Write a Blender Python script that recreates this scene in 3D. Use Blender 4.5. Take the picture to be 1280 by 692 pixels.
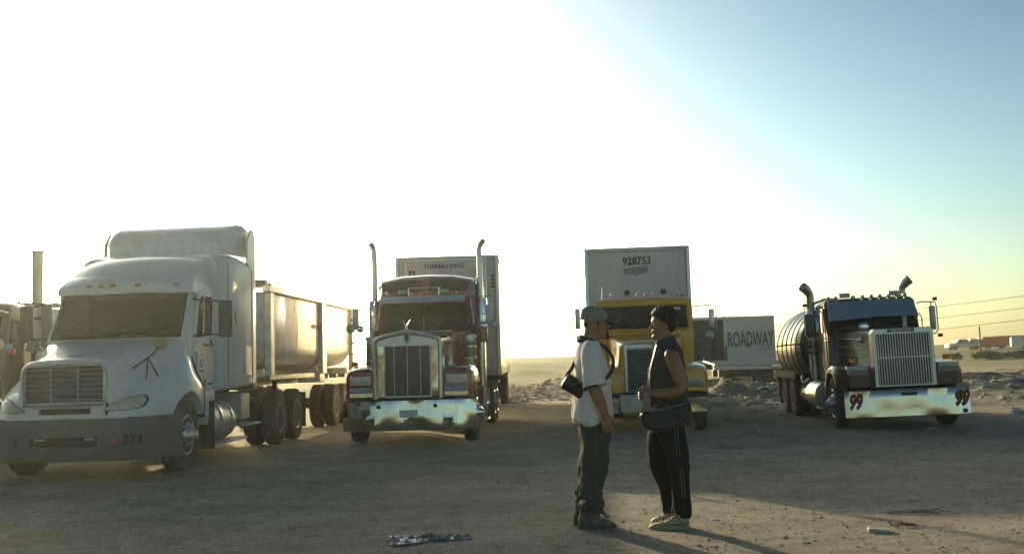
import bpy, bmesh, math, random
import numpy as np
from mathutils import Vector, Matrix, noise
R = math.radians
PI = math.pi
random.seed(7)
SC = bpy.context.scene
C = SC.collection
for o in list(bpy.data.objects):
    bpy.data.objects.remove(o)

# ---------------------------------------------------------------- camera
cam = bpy.data.cameras.new('camera'); cam_o = bpy.data.objects.new('camera', cam); C.objects.link(cam_o)
cam.sensor_width = 36; cam.sensor_fit = 'HORIZONTAL'; cam.lens = 36.56
cam.clip_start = 0.05; cam.clip_end = 6000
cam_o.matrix_world = Matrix.Translation((0, 0, 1.36)) @ Matrix.Rotation(PI/2 + R(4.79), 4, 'X') @ Matrix.Rotation(R(-1.6), 4, 'Z')
SC.camera = cam_o

# ---------------------------------------------------------------- sky, sun, exposure
SUN_AZ, SUN_EL = R(-24.0), R(12.8)        # azimuth clockwise from +Y
w = bpy.data.worlds.new('World'); SC.world = w; w.use_nodes = True
nt = w.node_tree; bg = nt.nodes['Background']
sky = nt.nodes.new('ShaderNodeTexSky'); sky.sky_type = 'NISHITA'; sky.sun_disc = False
sky.sun_elevation = SUN_EL; sky.sun_rotation = SUN_AZ
sky.air_density = 1.0; sky.dust_density = 2.3; sky.ozone_density = 1.5; sky.altitude = 600
tint = nt.nodes.new('ShaderNodeMix'); tint.data_type = 'RGBA'; tint.blend_type = 'MULTIPLY'
tint.inputs[0].default_value = 1.0
tint.inputs[7].default_value = (0.226, 0.254, 0.226, 1)
gam = nt.nodes.new('ShaderNodeGamma'); gam.inputs[1].default_value = 1.95
hs_ = nt.nodes.new('ShaderNodeHueSaturation'); hs_.inputs['Saturation'].default_value = .70
nt.links.new(sky.outputs[0], hs_.inputs['Color']); nt.links.new(hs_.outputs[0], gam.inputs[0]); nt.links.new(gam.outputs[0], tint.inputs[6]); nt.links.new(tint.outputs[2], bg.inputs[0])
bg.inputs[1].default_value = 0.12
sl = bpy.data.lights.new('sun', 'SUN'); sl.energy = 4.5; sl.angle = R(0.6); sl.color = (1.0, 0.84, 0.53)
so = bpy.data.objects.new('sun', sl); C.objects.link(so)
sd = Vector((math.sin(SUN_AZ)*math.cos(SUN_EL), math.cos(SUN_AZ)*math.cos(SUN_EL), math.sin(SUN_EL)))
so.rotation_euler = sd.to_track_quat('Z', 'Y').to_euler()
SC.view_settings.view_transform = 'Standard'; SC.view_settings.look = 'None'
SC.view_settings.exposure = 0.22; SC.view_settings.gamma = 1.0

# ---------------------------------------------------------------- materials
MATS = {}
def nodes(name):
    m = bpy.data.materials.new(name); m.use_nodes = True
    return m, m.node_tree, m.node_tree.nodes['Principled BSDF']
def lk(nt, a, b): nt.links.new(a, b)
def mat(name, col, rough=.5, metal=0, coat=0, dust=0, dustcol=(.30,.26,.19), bump=0, bscale=30, var=0.12, vscale=3, spec=.5, ripple=0, zdust=0, rip_amt=.55):
    """paint / metal / rubber with grime: a noise mottling, a dust layer thicker low down, a fine bump"""
    if name in MATS: return MATS[name]
    m, nt, p = nodes(name); N = nt.nodes
    p.inputs['Roughness'].default_value = rough; p.inputs['Metallic'].default_value = metal
    p.inputs['Coat Weight'].default_value = coat; p.inputs['Specular IOR Level'].default_value = spec
    tc = N.new('ShaderNodeTexCoord')
    n1 = N.new('ShaderNodeTexNoise'); n1.inputs['Scale'].default_value = vscale; n1.inputs['Detail'].default_value = 8; n1.inputs['Roughness'].default_value = .65
    lk(nt, tc.outputs['Object'], n1.inputs['Vector'])
    r1 = N.new('ShaderNodeMapRange'); r1.inputs[1].default_value = .3; r1.inputs[2].default_value = .7
    r1.inputs[3].default_value = 1-var; r1.inputs[4].default_value = 1+var
    lk(nt, n1.outputs[0], r1.inputs[0])
    mx = N.new('ShaderNodeMix'); mx.data_type = 'RGBA'; mx.blend_type = 'MULTIPLY'; mx.inputs[0].default_value = 1
    mx.inputs[6].default_value = (*col, 1); lk(nt, r1.outputs[0], mx.inputs[7])
    out = mx.outputs[2]
    if dust or zdust:
        n2 = N.new('ShaderNodeTexNoise'); n2.inputs['Scale'].default_value = 5; n2.inputs['Detail'].default_value = 10; n2.inputs['Roughness'].default_value = .7
        mp = N.new('ShaderNodeMapping'); mp.inputs['Scale'].default_value = (2.6, 2.6, .45)
        lk(nt, tc.outputs['Object'], mp.inputs[0]); lk(nt, mp.outputs[0], n2.inputs['Vector'])
        sx = N.new('ShaderNodeSeparateXYZ'); lk(nt, tc.outputs['Object'], sx.inputs[0])
        zr = N.new('ShaderNodeMapRange'); zr.inputs[1].default_value = 1.6; zr.inputs[2].default_value = .2
        zr.inputs[3].default_value = 0; zr.inputs[4].default_value = zdust
        lk(nt, sx.outputs[2], zr.inputs[0])
        rr = N.new('ShaderNodeMapRange'); rr.inputs[1].default_value = .35; rr.inputs[2].default_value = .75
        rr.inputs[3].default_value = 0; rr.inputs[4].default_value = dust*1.6
        lk(nt, n2.outputs[0], rr.inputs[0])
        ad = N.new('ShaderNodeMath'); ad.operation = 'ADD'; ad.use_clamp = True
        lk(nt, rr.outputs[0], ad.inputs[0]); lk(nt, zr.outputs[0], ad.inputs[1])
        mn = N.new('ShaderNodeMath'); mn.operation = 'MINIMUM'; mn.inputs[1].default_value = .93
        lk(nt, ad.outputs[0], mn.inputs[0])
        m2 = N.new('ShaderNodeMix'); m2.data_type = 'RGBA'; m2.inputs[7].default_value = (*dustcol, 1)
        lk(nt, mn.outputs[0], m2.inputs[0]); lk(nt, out, m2.inputs[6]); out = m2.outputs[2]
        ro = N.new('ShaderNodeMapRange'); ro.inputs[3].default_value = rough; ro.inputs[4].default_value = min(1, rough+.45)
        lk(nt, mn.outputs[0], ro.inputs[0]); lk(nt, ro.outputs[0], p.inputs['Roughness'])
        if metal:
            me = N.new('ShaderNodeMapRange'); me.inputs[3].default_value = metal; me.inputs[4].default_value = 0
            lk(nt, mn.outputs[0], me.inputs[0]); lk(nt, me.outputs[0], p.inputs['Metallic'])
    lk(nt, out, p.inputs['Base Color'])
    if bump or ripple:
        n3 = N.new('ShaderNodeTexNoise'); n3.inputs['Scale'].default_value = bscale if bump else ripple; n3.inputs['Detail'].default_value = 4 if bump else .5
        lk(nt, tc.outputs['Object'], n3.inputs['Vector'])
        b = N.new('ShaderNodeBump'); b.inputs['Strength'].default_value = bump if bump else rip_amt
        b.inputs['Distance'].default_value = .01 if bump else .06
        lk(nt, n3.outputs[0], b.inputs['Height']); lk(nt, b.outputs[0], p.inputs['Normal'])
    MATS[name] = m
    return m
def glass_mat(name, col, rough=.04):
    m, nt, p = nodes(name); N = nt.nodes
    tc = N.new('ShaderNodeTexCoord'); n = N.new('ShaderNodeTexNoise'); n.inputs['Scale'].default_value = 2.2; n.inputs['Detail'].default_value = 3
    lk(nt, tc.outputs['Object'], n.inputs['Vector'])
    rp = N.new('ShaderNodeMapRange'); rp.inputs[1].default_value = .3; rp.inputs[2].default_value = .75; rp.inputs[3].default_value = .85; rp.inputs[4].default_value = 1.25
    lk(nt, n.outputs[0], rp.inputs[0])
    mx = N.new('ShaderNodeMix'); mx.data_type = 'RGBA'; mx.blend_type = 'MULTIPLY'; mx.inputs[0].default_value = 1; mx.inputs[6].default_value = (*col, 1)
    lk(nt, rp.outputs[0], mx.inputs[7]); lk(nt, mx.outputs[2], p.inputs['Base Color'])
    p.inputs['Roughness'].default_value = rough; p.inputs['Specular IOR Level'].default_value = .5
    return m

white = mat('dusty_white_paint', (.74,.74,.73), .28, coat=.4, dust=.26, dustcol=(.42,.37,.28), zdust=.16, var=.05)
bump_grey = mat('dusty_grey_bumper_paint', (.12,.12,.11), .5, dust=.45, dustcol=(.16,.14,.10), zdust=.15, var=.25, bump=.1)
maroon = mat('maroon_paint', (.24,.012,.018), .22, coat=.8, dust=.08, zdust=.1, var=.15)
dkmaroon = mat('dark_maroon_paint', (.06,.006,.009), .28, coat=.25, dust=.02, zdust=.04, var=.15)
yellow = mat('ochre_yellow_paint', (.80,.37,.018), .30, coat=.5, dust=.14, zdust=.15, var=.08)
blue_stripe = mat('pale_blue_paint', (.20,.27,.42), .3, coat=.4, dust=.1)
steel_blue = mat('blue_grey_visor_paint', (.20,.26,.36), .45, coat=.1, dust=.12, var=.05)
chrome = mat('chrome', (.72,.72,.70), .07, 1, dust=.05, var=.04)
chrome_soft = mat('soft_rippled_chrome', (.50,.44,.37), .10, 1, dust=.04, dustcol=(.36,.30,.22), var=.04, ripple=1.2, rip_amt=.6)
chrome_rip = mat('rippled_chrome', (.54,.50,.43), .08, 1, dust=.06, dustcol=(.36,.30,.22), var=.04, ripple=2.6, rip_amt=.4)
alu = mat('brushed_aluminium', (.55,.55,.53), .3, 1, dust=.14, var=.1)
dull = mat('weathered_aluminium', (.46,.45,.42), .42, .8, dust=.25, zdust=.15, var=.12)
frame_m = mat('dusty_black_chassis', (.035,.033,.03), .6, dust=.35, dustcol=(.13,.11,.085), zdust=.25)
rubber = mat('dusty_tyre_rubber', (.03,.028,.025), .8, dust=.55, dustcol=(.17,.145,.11), zdust=.25, bump=.2, bscale=60)
black = mat('matte_black', (.012,.012,.012), .6)
plastic = mat('black_plastic', (.02,.02,.02), .45, dust=.15)
band_m = mat('matte_black_band', (.012,.012,.012), .95, spec=.05)
seal = mat('window_rubber', (.01,.01,.01), .7)
def see_through(name, col, tr=(.50,.54,.44), fac=.45):
    m = glass_mat(name, col); nt = m.node_tree; p = nt.nodes['Principled BSDF']
    t = nt.nodes.new('ShaderNodeBsdfTransparent'); t.inputs[0].default_value = (*tr, 1)
    mx = nt.nodes.new('ShaderNodeMixShader'); mx.inputs[0].default_value = fac
    lk(nt, t.outputs[0], mx.inputs[1]); lk(nt, p.outputs[0], mx.inputs[2]); lk(nt, mx.outputs[0], nt.nodes['Material Output'].inputs[0]); return m
wind_m = see_through('dusty_windscreen', (.035,.035,.026)); wind_b = see_through('bluish_windscreen', (.020,.030,.036), (.40,.52,.52), .5)
interior = mat('cab_lining', (.10,.095,.08), .8, var=.2); seat_m = mat('pale_green_seat', (.34,.38,.30), .8); seat_g = mat('grey_seat', (.16,.16,.15), .8)
glass = glass_mat('dark_window_glass', (.020,.021,.016))
glass_b = glass_mat('blue_window_glass', (.010,.018,.024))
tan_back = mat('tan_mirror_shell', (.30,.25,.16), .45, dust=.1)
lens_y = mat('yellowed_lens', (.52,.48,.34), .22, coat=.6, var=.12, vscale=14)
lens = mat('headlight_lens', (.50,.47,.32), .15, coat=1, var=.1, vscale=20)
lens_dim = mat('dusty_headlight_lens', (.17,.16,.12), .18, coat=1, var=.15, vscale=20)
amber = mat('amber_lens', (.75,.24,.02), .25, coat=.6)
amber_d = mat('dusty_amber_lens', (.38,.22,.06), .35)
red_l = mat('red_lens', (.5,.02,.01), .25, coat=.6)
red_ink = mat('red_decal', (.20,.012,.012), .4)
black_ink = mat('black_lettering', (.03,.03,.035), .6)
grey_ink = mat('faded_grey_lettering', (.10,.11,.11), .6)
red_print = mat('dark_red_lettering', (.16,.05,.04), .6)
stripe = mat('pale_pinstripe', (.55,.5,.42), .4)
van_white = mat('trailer_white_panel', (.58,.59,.59), .38, coat=.15, dust=.22, var=.05)
van_side = mat('polished_trailer_side', (.80,.80,.76), .22, .85, dust=.05, var=.05)
tub = mat('worn_white_dump_body', (.80,.77,.68), .30, .06, coat=.35, dust=.2, dustcol=(.34,.26,.15), var=.3, vscale=3.5, bump=.7, bscale=5)
rustm = mat('rusty_dark_steel', (.10,.065,.04), .7, dust=.3, var=.3)
tank_m = mat('dark_tank_steel', (.035,.038,.038), .30, .2, dust=.10, var=.2)
wood = mat('old_wood', (.13,.10,.065), .8, var=.3, vscale=12, bump=.3)
denim = None

# ---------------------------------------------------------------- geometry helper
def catmull(P, k):
    P = [np.array(p, float) for p in P]; out = []
    Q = [2*P[0]-P[1]] + P + [2*P[-1]-P[-2]]
    for i in range(1, len(Q)-2):
        for j in range(k):
            t = j/k
            out.append(.5*((2*Q[i]) + (-Q[i-1]+Q[i+1])*t + (2*Q[i-1]-5*Q[i]+4*Q[i+1]-Q[i+2])*t*t + (-Q[i-1]+3*Q[i]-3*Q[i+1]+Q[i+2])*t**3))
    out.append(P[-1]); return out

class G:
    """collects closed shapes and becomes one mesh"""
    def __init__(s): s.v = []; s.f = []
    def add(s, v, f):
        n = len(s.v); s.v += [tuple(float(c) for c in p) for p in v]; s.f += [[i+n for i in q] for q in f]; return s
    def box(s, x0, x1, y0, y1, z0, z1, ch=0):
        return s.obox(Matrix.Translation(((x0+x1)/2, (y0+y1)/2, (z0+z1)/2)), abs(x1-x0), abs(y1-y0), abs(z1-z0), ch)
    def obox(s, M, sx, sy, sz, ch=0):
        if ch:
            bm = bmesh.new(); bmesh.ops.create_cube(bm, size=1); bmesh.ops.scale(bm, vec=(sx, sy, sz), verts=bm.verts)
            bmesh.ops.bevel(bm, geom=bm.edges[:], offset=min(ch, sx*.45, sy*.45, sz*.45), segments=2 if ch > .02 else 1, affect='EDGES', profile=.5)
            bm.verts.ensure_lookup_table()
            s.add([M @ v.co for v in bm.verts], [[v.index for v in f.verts] for f in bm.faces]); bm.free(); return s
        V = [M @ Vector((a*sx/2, b*sy/2, c*sz/2)) for a in (-1,1) for b in (-1,1) for c in (-1,1)]
        return s.add(V, [[0,1,3,2],[4,6,7,5],[0,4,5,1],[2,3,7,6],[0,2,6,4],[1,5,7,3]])
    def rot(s, c, sx, sy, sz, rx=0, ry=0, rz=0, ch=0):
        return s.obox(Matrix.Translation(c) @ Matrix.Rotation(rz,4,'Z') @ Matrix.Rotation(ry,4,'Y') @ Matrix.Rotation(rx,4,'X'), sx, sy, sz, ch)
    def loft(s, secs, cap=True, closed=True):
        n = len(secs[0]); v = [p for q in secs for p in q]; f = []
        m = n if closed else n-1
        for i in range(len(secs)-1):
            for j in range(m):
                k = (j+1) % n
                f.append([i*n+j, i*n+k, (i+1)*n+k, (i+1)*n+j])
        if cap and closed: f += [list(range(n))[::-1], [(len(secs)-1)*n+j for j in range(n)]]
        return s.add(v, f)
    def tube(s, pts, r, seg=10, cap=True, sm=0):
        if sm:
            rr = r if hasattr(r, '__len__') else [r]*len(pts)
            q = catmull([(*p, rad) for p, rad in zip(pts, rr)], sm); pts = [a[:3] for a in q]; r = [a[3] for a in q]
        pts = [Vector(p) for p in pts]; n = len(pts)
        r = r if hasattr(r, '__len__') else [r]*n
        T = [(pts[min(i+1,n-1)]-pts[max(i-1,0)]).normalized() for i in range(n)]
        u = T[0].orthogonal().normalized(); secs = []
        for i in range(n):
            u = (u - T[i]*u.dot(T[i])).normalized(); w_ = T[i].cross(u)
            secs.append([pts[i] + (u*math.cos(2*PI*k/seg) + w_*math.sin(2*PI*k/seg))*r[i] for k in range(seg)])
        return s.loft(secs, cap)
    def lathe(s, prof, o=(0,0,0), ax='X', seg=32, a0=0, a1=2*PI, cap=True):
        """prof: (radius, distance along axis)"""
        full = abs(a1-a0-2*PI) < 1e-6; n = seg if full else seg+1; secs = []
        for r, h in prof:
            L = []
            for k in range(n):
                a = a0 + (a1-a0)*k/seg; c, d = math.cos(a)*r, math.sin(a)*r
                L.append((o[0]+h, o[1]+c, o[2]+d) if ax == 'X' else (o[0]+c, o[1]+h, o[2]+d) if ax == 'Y' else (o[0]+c, o[1]+d, o[2]+h))
            secs.append(L)
        return s.loft(secs, cap and full, full)
    def cyl(s, o, r, h, ax='X', seg=24, ch=0):
        c = min(ch, r*.5, h*.4)
        return s.lathe([(r-c,0),(r,c),(r,h-c),(r-c,h)] if c else [(r,0),(r,h)], o, ax, seg)
    def prism(s, poly, a, b, ax='X'):
        """poly in the two other axes, extruded along ax from a to b"""
        def P(p, t): return (t, p[0], p[1]) if ax == 'X' else (p[0], t, p[1]) if ax == 'Y' else (p[0], p[1], t)
        return s.loft([[P(p, a) for p in poly], [P(p, b) for p in poly]])
    def ball(s, c, rx, ry=None, rz=None, seg=16, M=None):
        ry = ry or rx; rz = rz or rx; secs = []
        for i in range(1, seg//2):
            t = PI*i/(seg//2)
            L = [Vector((rx*math.sin(t)*math.cos(2*PI*k/seg), ry*math.sin(t)*math.sin(2*PI*k/seg), rz*math.cos(t))) for k in range(seg)]
            secs.append([Vector(c) + ((M @ q) if M else q) for q in L])
        return s.loft(secs)
    def patch(s, a, b, c, d, nu=8, nv=6, bow=0, th=.01, nrm=(0,-1,0), side=0):
        """curved plate a-b (bottom) d-c (top), bowed along nrm"""
        a, b, c, d, nr = map(Vector, (a, b, c, d, nrm)); v = []; f = []
        for t in (0, th):
            for j in range(nv+1):
                for i in range(nu+1):
                    u, w_ = i/nu, j/nv
                    p = (a*(1-u)+b*u)*(1-w_) + (d*(1-u)+c*u)*w_
                    v.append(p + nr*(bow*(1-(2*u-1)**2) + side*(1-(2*w_-1)**2) - t))
        n = (nu+1)*(nv+1)
        for j in range(nv):
            for i in range(nu):
                q = [j*(nu+1)+i, j*(nu+1)+i+1, (j+1)*(nu+1)+i+1, (j+1)*(nu+1)+i]
                f += [q, [x+n for x in q[::-1]]]
        rim = [i for i in range(nu+1)] + [j*(nu+1)+nu for j in range(1, nv+1)] + [nv*(nu+1)+i for i in range(nu-1,-1,-1)] + [j*(nu+1) for j in range(nv-1,0,-1)]
        for i in range(len(rim)):
            p, q = rim[i], rim[(i+1) % len(rim)]; f.append([q, p, p+n, q+n])
        return s.add(v, f)
    def mesh(s, name, sharp=38):
        me = bpy.data.meshes.new(name); me.from_pydata(s.v, [], s.f)
        bm = bmesh.new(); bm.from_mesh(me); bmesh.ops.recalc_face_normals(bm, faces=bm.faces); bm.to_mesh(me); bm.free()
        me.shade_smooth(); me.set_sharp_from_angle(angle=R(sharp)); return me

def obj(name, g, m, parent=None, bevel=0, label=None, sharp=38, kind=None):
    me = g.mesh(name, sharp) if isinstance(g, G) else g
    me.materials.clear(); me.materials.append(m)
    o = bpy.data.objects.new(name, me); C.objects.link(o)
    if parent: o.parent = parent
    if bevel:
        b = o.modifiers.new('bevel', 'BEVEL'); b.width = bevel; b.segments = 2; b.limit_method = 'ANGLE'; b.angle_limit = R(35)
    if label: o['label'] = label
    if kind: o['kind'] = kind
    return o
def thing(name, label, cat, loc=(0,0,0), rz=0, group=None, ry=0):
    o = bpy.data.objects.new(name, None); C.objects.link(o); o.empty_display_size = .2
    o.location = loc; o.rotation_euler = (0, ry, rz); o['label'] = label; o['category'] = cat
    if group: o['group'] = group
    return o
def tag(o, label, cat, group=None):
    o['label'] = label; o['category'] = cat
    if group: o['group'] = group
    return o
def cut(g, cutters, name='m'):
    """boolean difference, returned as a mesh"""
    me = g.mesh(name); o = bpy.data.objects.new('tmp', me); C.objects.link(o); cs = []
    for c in cutters:
        q = bpy.data.objects.new('tmpc', c.mesh('c')); C.objects.link(q); cs.append(q)
        b = o.modifiers.new('b', 'BOOLEAN'); b.operation = 'DIFFERENCE'; b.object = q; b.solver = 'EXACT'
    dg = bpy.context.evaluated_depsgraph_get(); dg.update()
    r = bpy.data.meshes.new_from_object(o.evaluated_get(dg)); r.name = name
    for q in cs + [o]: bpy.data.objects.remove(q)
    r.shade_smooth(); r.set_sharp_from_angle(angle=R(32)); return r
def remesh(g, vox, it=2, name='m'):
    me = g.mesh(name); o = bpy.data.objects.new('tmp', me); C.objects.link(o)
    r = o.modifiers.new('r', 'REMESH'); r.mode = 'VOXEL'; r.voxel_size = vox
    if it: q = o.modifiers.new('s', 'SMOOTH'); q.iterations = it; q.factor = .5
    dg = bpy.context.evaluated_depsgraph_get(); dg.update()
    r = bpy.data.meshes.new_from_object(o.evaluated_get(dg)); r.name = name
    bpy.data.objects.remove(o); r.shade_smooth(); return r
def text(name, s, size, loc, m, parent, rot=(PI/2,0,0), ext=.002, sx=1, shear=0, bold=.0, align='CENTER', label=None):
    cu = bpy.data.curves.new(name, 'FONT'); cu.body = s; cu.size = size; cu.align_x = align; cu.align_y = 'CENTER'
    cu.extrude = ext; cu.offset = bold; cu.shear = shear; cu.resolution_u = 4
    t = bpy.data.objects.new('t', cu); C.objects.link(t); dg = bpy.context.evaluated_depsgraph_get(); dg.update()
    me = bpy.data.meshes.new_from_object(t.evaluated_get(dg)); bpy.data.objects.remove(t)
    me.transform(Matrix.Translation(loc) @ Matrix.Rotation(rot[2],4,'Z') @ Matrix.Rotation(rot[0],4,'X') @ Matrix.Diagonal((sx,1,1,1)))
    me.name = name; return obj(name, me, m, parent, label=label)
def copy_tree(o, parent=None):
    c = o.copy(); C.objects.link(c)
    if parent: c.parent = parent
    for ch in list(o.children): copy_tree(ch, c)
    return c
# ================================================================ the ground
def sstep(a, b, x):
    t = np.clip((x-a)/(b-a), 0, 1); return t*t*(3-2*t)
_rs = np.random.RandomState(3)
_W = [(_rs.uniform(0,2*PI), _rs.uniform(0,2*PI), 2**(k/3)) for k in range(24)]
def fbm(x, y, s, o0=0, n=9, rough=.62):
    z = 0; a = 1
    for k in range(n):
        p, q, f = _W[(k+o0) % 24]; f = (1.7**k)*s
        z = z + a*np.sin(x*f*math.cos(p)+y*f*math.sin(p)+q + 1.7*np.sin(x*f*.61*math.sin(q)-y*f*.57*math.cos(q)+p)); a *= rough
    return z
def ground_z(x, y):
    x = np.asarray(x, float); y = np.asarray(y, float)
    z = -.05 + .05*np.exp(-(((x-.95)/1.6)**2 + ((y-8.6)/1.8)**2)) - .05*sstep(2, 5, x)*sstep(12, 18, y)
    z = z + .006*fbm(x, y, 1.3, 2, 6)*sstep(60, 20, y)
    lim = 40 - 14*sstep(8.5, 12, x)                           # the flat lot ends nearer on the right
    rise = sstep(lim, lim+13, y)
    z = z + rise*.48
    z = z + sstep(110, 152, y)*(1.05) + sstep(150, 250, y)*(1.15+.5*sstep(20, 90, x)) - sstep(255, 420, y)*2.0
    # graded berm behind the lot, and rubble heaps
    z = z + .62*np.exp(-((x-3.6)/2.3)**2 - ((y-47)/3.4)**2)*(1+.25*fbm(x, y, 1.1, 5, 5)*.3)
    z = z + .30*np.exp(-((x+.6)/1.8)**2 - ((y-44)/3)**2)
    z = z + .42*np.exp(-((x-1.1)/2.3)**2 - ((y-92)/5)**2)
    z = z + .50*np.exp(-((x-7.6)/1.5)**2 - ((y-37)/2.2)**2)*(1+.18*fbm(x, y, 2.0, 7, 5)) + .38*np.exp(-((x-9.6)/1.3)**2 - ((y-36.5)/2)**2)*(1+.2*fbm(x, y, 2.2, 9, 5))
    z = z + rise*sstep(60, 35, y)*.055*fbm(x, y, 1.05, 11, 7)*(1+2.0*sstep(9, 12, x))
    z = z + rise*sstep(70, 140, y)*.16*fbm(x, y, .055, 4, 5)
    z = z + .30*np.exp(-((x-15.2)/2.4)**2 - ((y-36)/2.6)**2) + .22*np.exp(-((x-20)/3)**2 - ((y-39)/2.4)**2)
    return z
def grid_mesh(name, xs, ys):
    X, Y = np.meshgrid(xs, ys); Z = ground_z(X, Y); n, m_ = X.shape
    me = bpy.data.meshes.new(name); me.vertices.add(n*m_); me.vertices.foreach_set('co', np.stack([X, Y, Z], -1).ravel())
    i = np.arange(n*m_).reshape(n, m_); q = np.stack([i[:-1,:-1], i[:-1,1:], i[1:,1:], i[1:,:-1]], -1).reshape(-1, 4)
    me.loops.add(q.size); me.loops.foreach_set('vertex_index', q.ravel()); me.polygons.add(len(q))
    me.polygons.foreach_set('loop_start', np.arange(len(q))*4); me.update(calc_edges=True); me.shade_smooth(); return me
def spaced(stops):
    out = []
    for (a, b, n) in stops: out += list(np.linspace(a, b, n, endpoint=False))
    return out + [stops[-1][1]]
def ground_material():
    m, nt, p = nodes('packed_dirt'); N = nt.nodes
    tc = N.new('ShaderNodeTexCoord')
    def nz(s, d=8, r=.6, vec=None):
        n = N.new('ShaderNodeTexNoise'); n.inputs['Scale'].default_value = s; n.inputs['Detail'].default_value = d; n.inputs['Roughness'].default_value = r
        lk(nt, vec or tc.outputs['Object'], n.inputs['Vector']); return n.outputs[0]
    def ramp(x, stops):
        r = N.new('ShaderNodeValToRGB'); e = r.color_ramp.elements
        e[0].position, e[0].color = stops[0][0], (*stops[0][1], 1); e[1].position, e[1].color = stops[-1][0], (*stops[-1][1], 1)
        for q in stops[1:-1]: k = e.new(q[0]); k.color = (*q[1], 1)
        lk(nt, x, r.inputs[0]); return r.outputs[0]
    def mixc(a, b, f, mode='MIX'):
        x = N.new('ShaderNodeMix'); x.data_type = 'RGBA'; x.blend_type = mode
        if isinstance(f, float): x.inputs[0].default_value = f
        else: lk(nt, f, x.inputs[0])
        lk(nt, a, x.inputs[6]); lk(nt, b, x.inputs[7]); return x.outputs[2]
    mp = N.new('ShaderNodeMapping'); mp.inputs['Scale'].default_value = (.6, 1.0, 1); mp.inputs['Rotation'].default_value = (0, 0, R(12)); lk(nt, tc.outputs['Object'], mp.inputs[0])
    base = ramp(nz(.55, 10, .65), [(.3, (.36,.31,.235)), (.5, (.435,.385,.30)), (.72, (.51,.46,.365))])
    trk = ramp(nz(1.6, 6, .6, mp.outputs[0]), [(.35, (.84,.83,.81)), (.55, (1,1,1)), (.75, (1.07,1.07,1.06))])
    c = mixc(base, trk, 1.0, 'MULTIPLY')
    mid = ramp(nz(5.5, 8, .7), [(.36, (.66,.64,.60)), (.48, (1,1,1)), (.68, (1.16,1.16,1.14))])
    c = mixc(c, mid, .8, 'MULTIPLY')
    fine = ramp(nz(26, 6, .75), [(.34, (.58,.56,.53)), (.5, (1,1,1)), (.68, (1.35,1.35,1.32))])
    c = mixc(c, fine, .9, 'MULTIPLY')
    vor = N.new('ShaderNodeTexVoronoi'); vor.inputs['Scale'].default_value = 38; lk(nt, tc.outputs['Object'], vor.inputs['Vector'])
    peb = ramp(vor.outputs['Distance'], [(.08, (1.35,1.3,1.22)), (.22, (1,1,1)), (.6, (.86,.86,.86))])
    c = mixc(c, peb, .7, 'MULTIPLY')
    # grass and weeds tone on the far field, by map position
    sx = N.new('ShaderNodeSeparateXYZ'); lk(nt, tc.outputs['Object'], sx.inputs[0])
    fr = N.new('ShaderNodeMapRange'); fr.inputs[1].default_value = 40; fr.inputs[2].default_value = 75; lk(nt, sx.outputs[1], fr.inputs[0])
    far = ramp(nz(.05, 10, .7), [(.3, (.10,.105,.05)), (.5, (.19,.18,.10)), (.7, (.30,.265,.165))])
    c = mixc(c, far, fr.outputs[0])
    # dark soil at the right edge, shade of the heaps painted into its colour
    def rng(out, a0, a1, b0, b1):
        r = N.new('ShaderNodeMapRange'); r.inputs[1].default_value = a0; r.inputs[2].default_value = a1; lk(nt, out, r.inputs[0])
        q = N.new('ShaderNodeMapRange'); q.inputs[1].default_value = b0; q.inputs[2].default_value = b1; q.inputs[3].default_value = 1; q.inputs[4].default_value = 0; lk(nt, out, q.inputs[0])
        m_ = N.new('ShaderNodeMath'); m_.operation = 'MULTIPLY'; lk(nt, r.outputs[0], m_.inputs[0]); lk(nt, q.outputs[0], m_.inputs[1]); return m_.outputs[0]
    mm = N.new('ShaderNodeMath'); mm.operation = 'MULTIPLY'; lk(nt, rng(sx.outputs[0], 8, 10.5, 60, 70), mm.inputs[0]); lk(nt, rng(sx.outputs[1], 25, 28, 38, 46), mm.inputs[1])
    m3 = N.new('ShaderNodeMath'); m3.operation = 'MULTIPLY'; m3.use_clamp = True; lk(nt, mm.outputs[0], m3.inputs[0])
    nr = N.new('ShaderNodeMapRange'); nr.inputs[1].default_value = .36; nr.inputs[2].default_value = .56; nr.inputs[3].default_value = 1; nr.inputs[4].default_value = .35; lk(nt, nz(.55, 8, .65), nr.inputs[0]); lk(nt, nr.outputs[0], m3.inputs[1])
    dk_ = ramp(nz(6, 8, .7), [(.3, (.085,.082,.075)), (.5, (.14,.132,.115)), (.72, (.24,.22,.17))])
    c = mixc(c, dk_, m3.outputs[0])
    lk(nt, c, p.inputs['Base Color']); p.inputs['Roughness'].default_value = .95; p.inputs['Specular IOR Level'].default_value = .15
    b1 = N.new('ShaderNodeBump'); b1.inputs['Strength'].default_value = .9; b1.inputs['Distance'].default_value = .05; lk(nt, nz(9, 12, .78), b1.inputs['Height'])
    b2 = N.new('ShaderNodeBump'); b2.inputs['Strength'].default_value = .6; b2.inputs['Distance'].default_value = .012; lk(nt, nz(55, 5, .7), b2.inputs['Height']); lk(nt, b1.outputs[0], b2.inputs['Normal'])
    lk(nt, b2.outputs[0], p.inputs['Normal']); return m
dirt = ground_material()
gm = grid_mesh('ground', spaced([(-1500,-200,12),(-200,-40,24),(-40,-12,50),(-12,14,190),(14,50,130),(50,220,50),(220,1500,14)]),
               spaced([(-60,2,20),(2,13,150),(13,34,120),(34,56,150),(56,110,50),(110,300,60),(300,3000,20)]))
obj('ground', gm, dirt, kind='structure')

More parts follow.
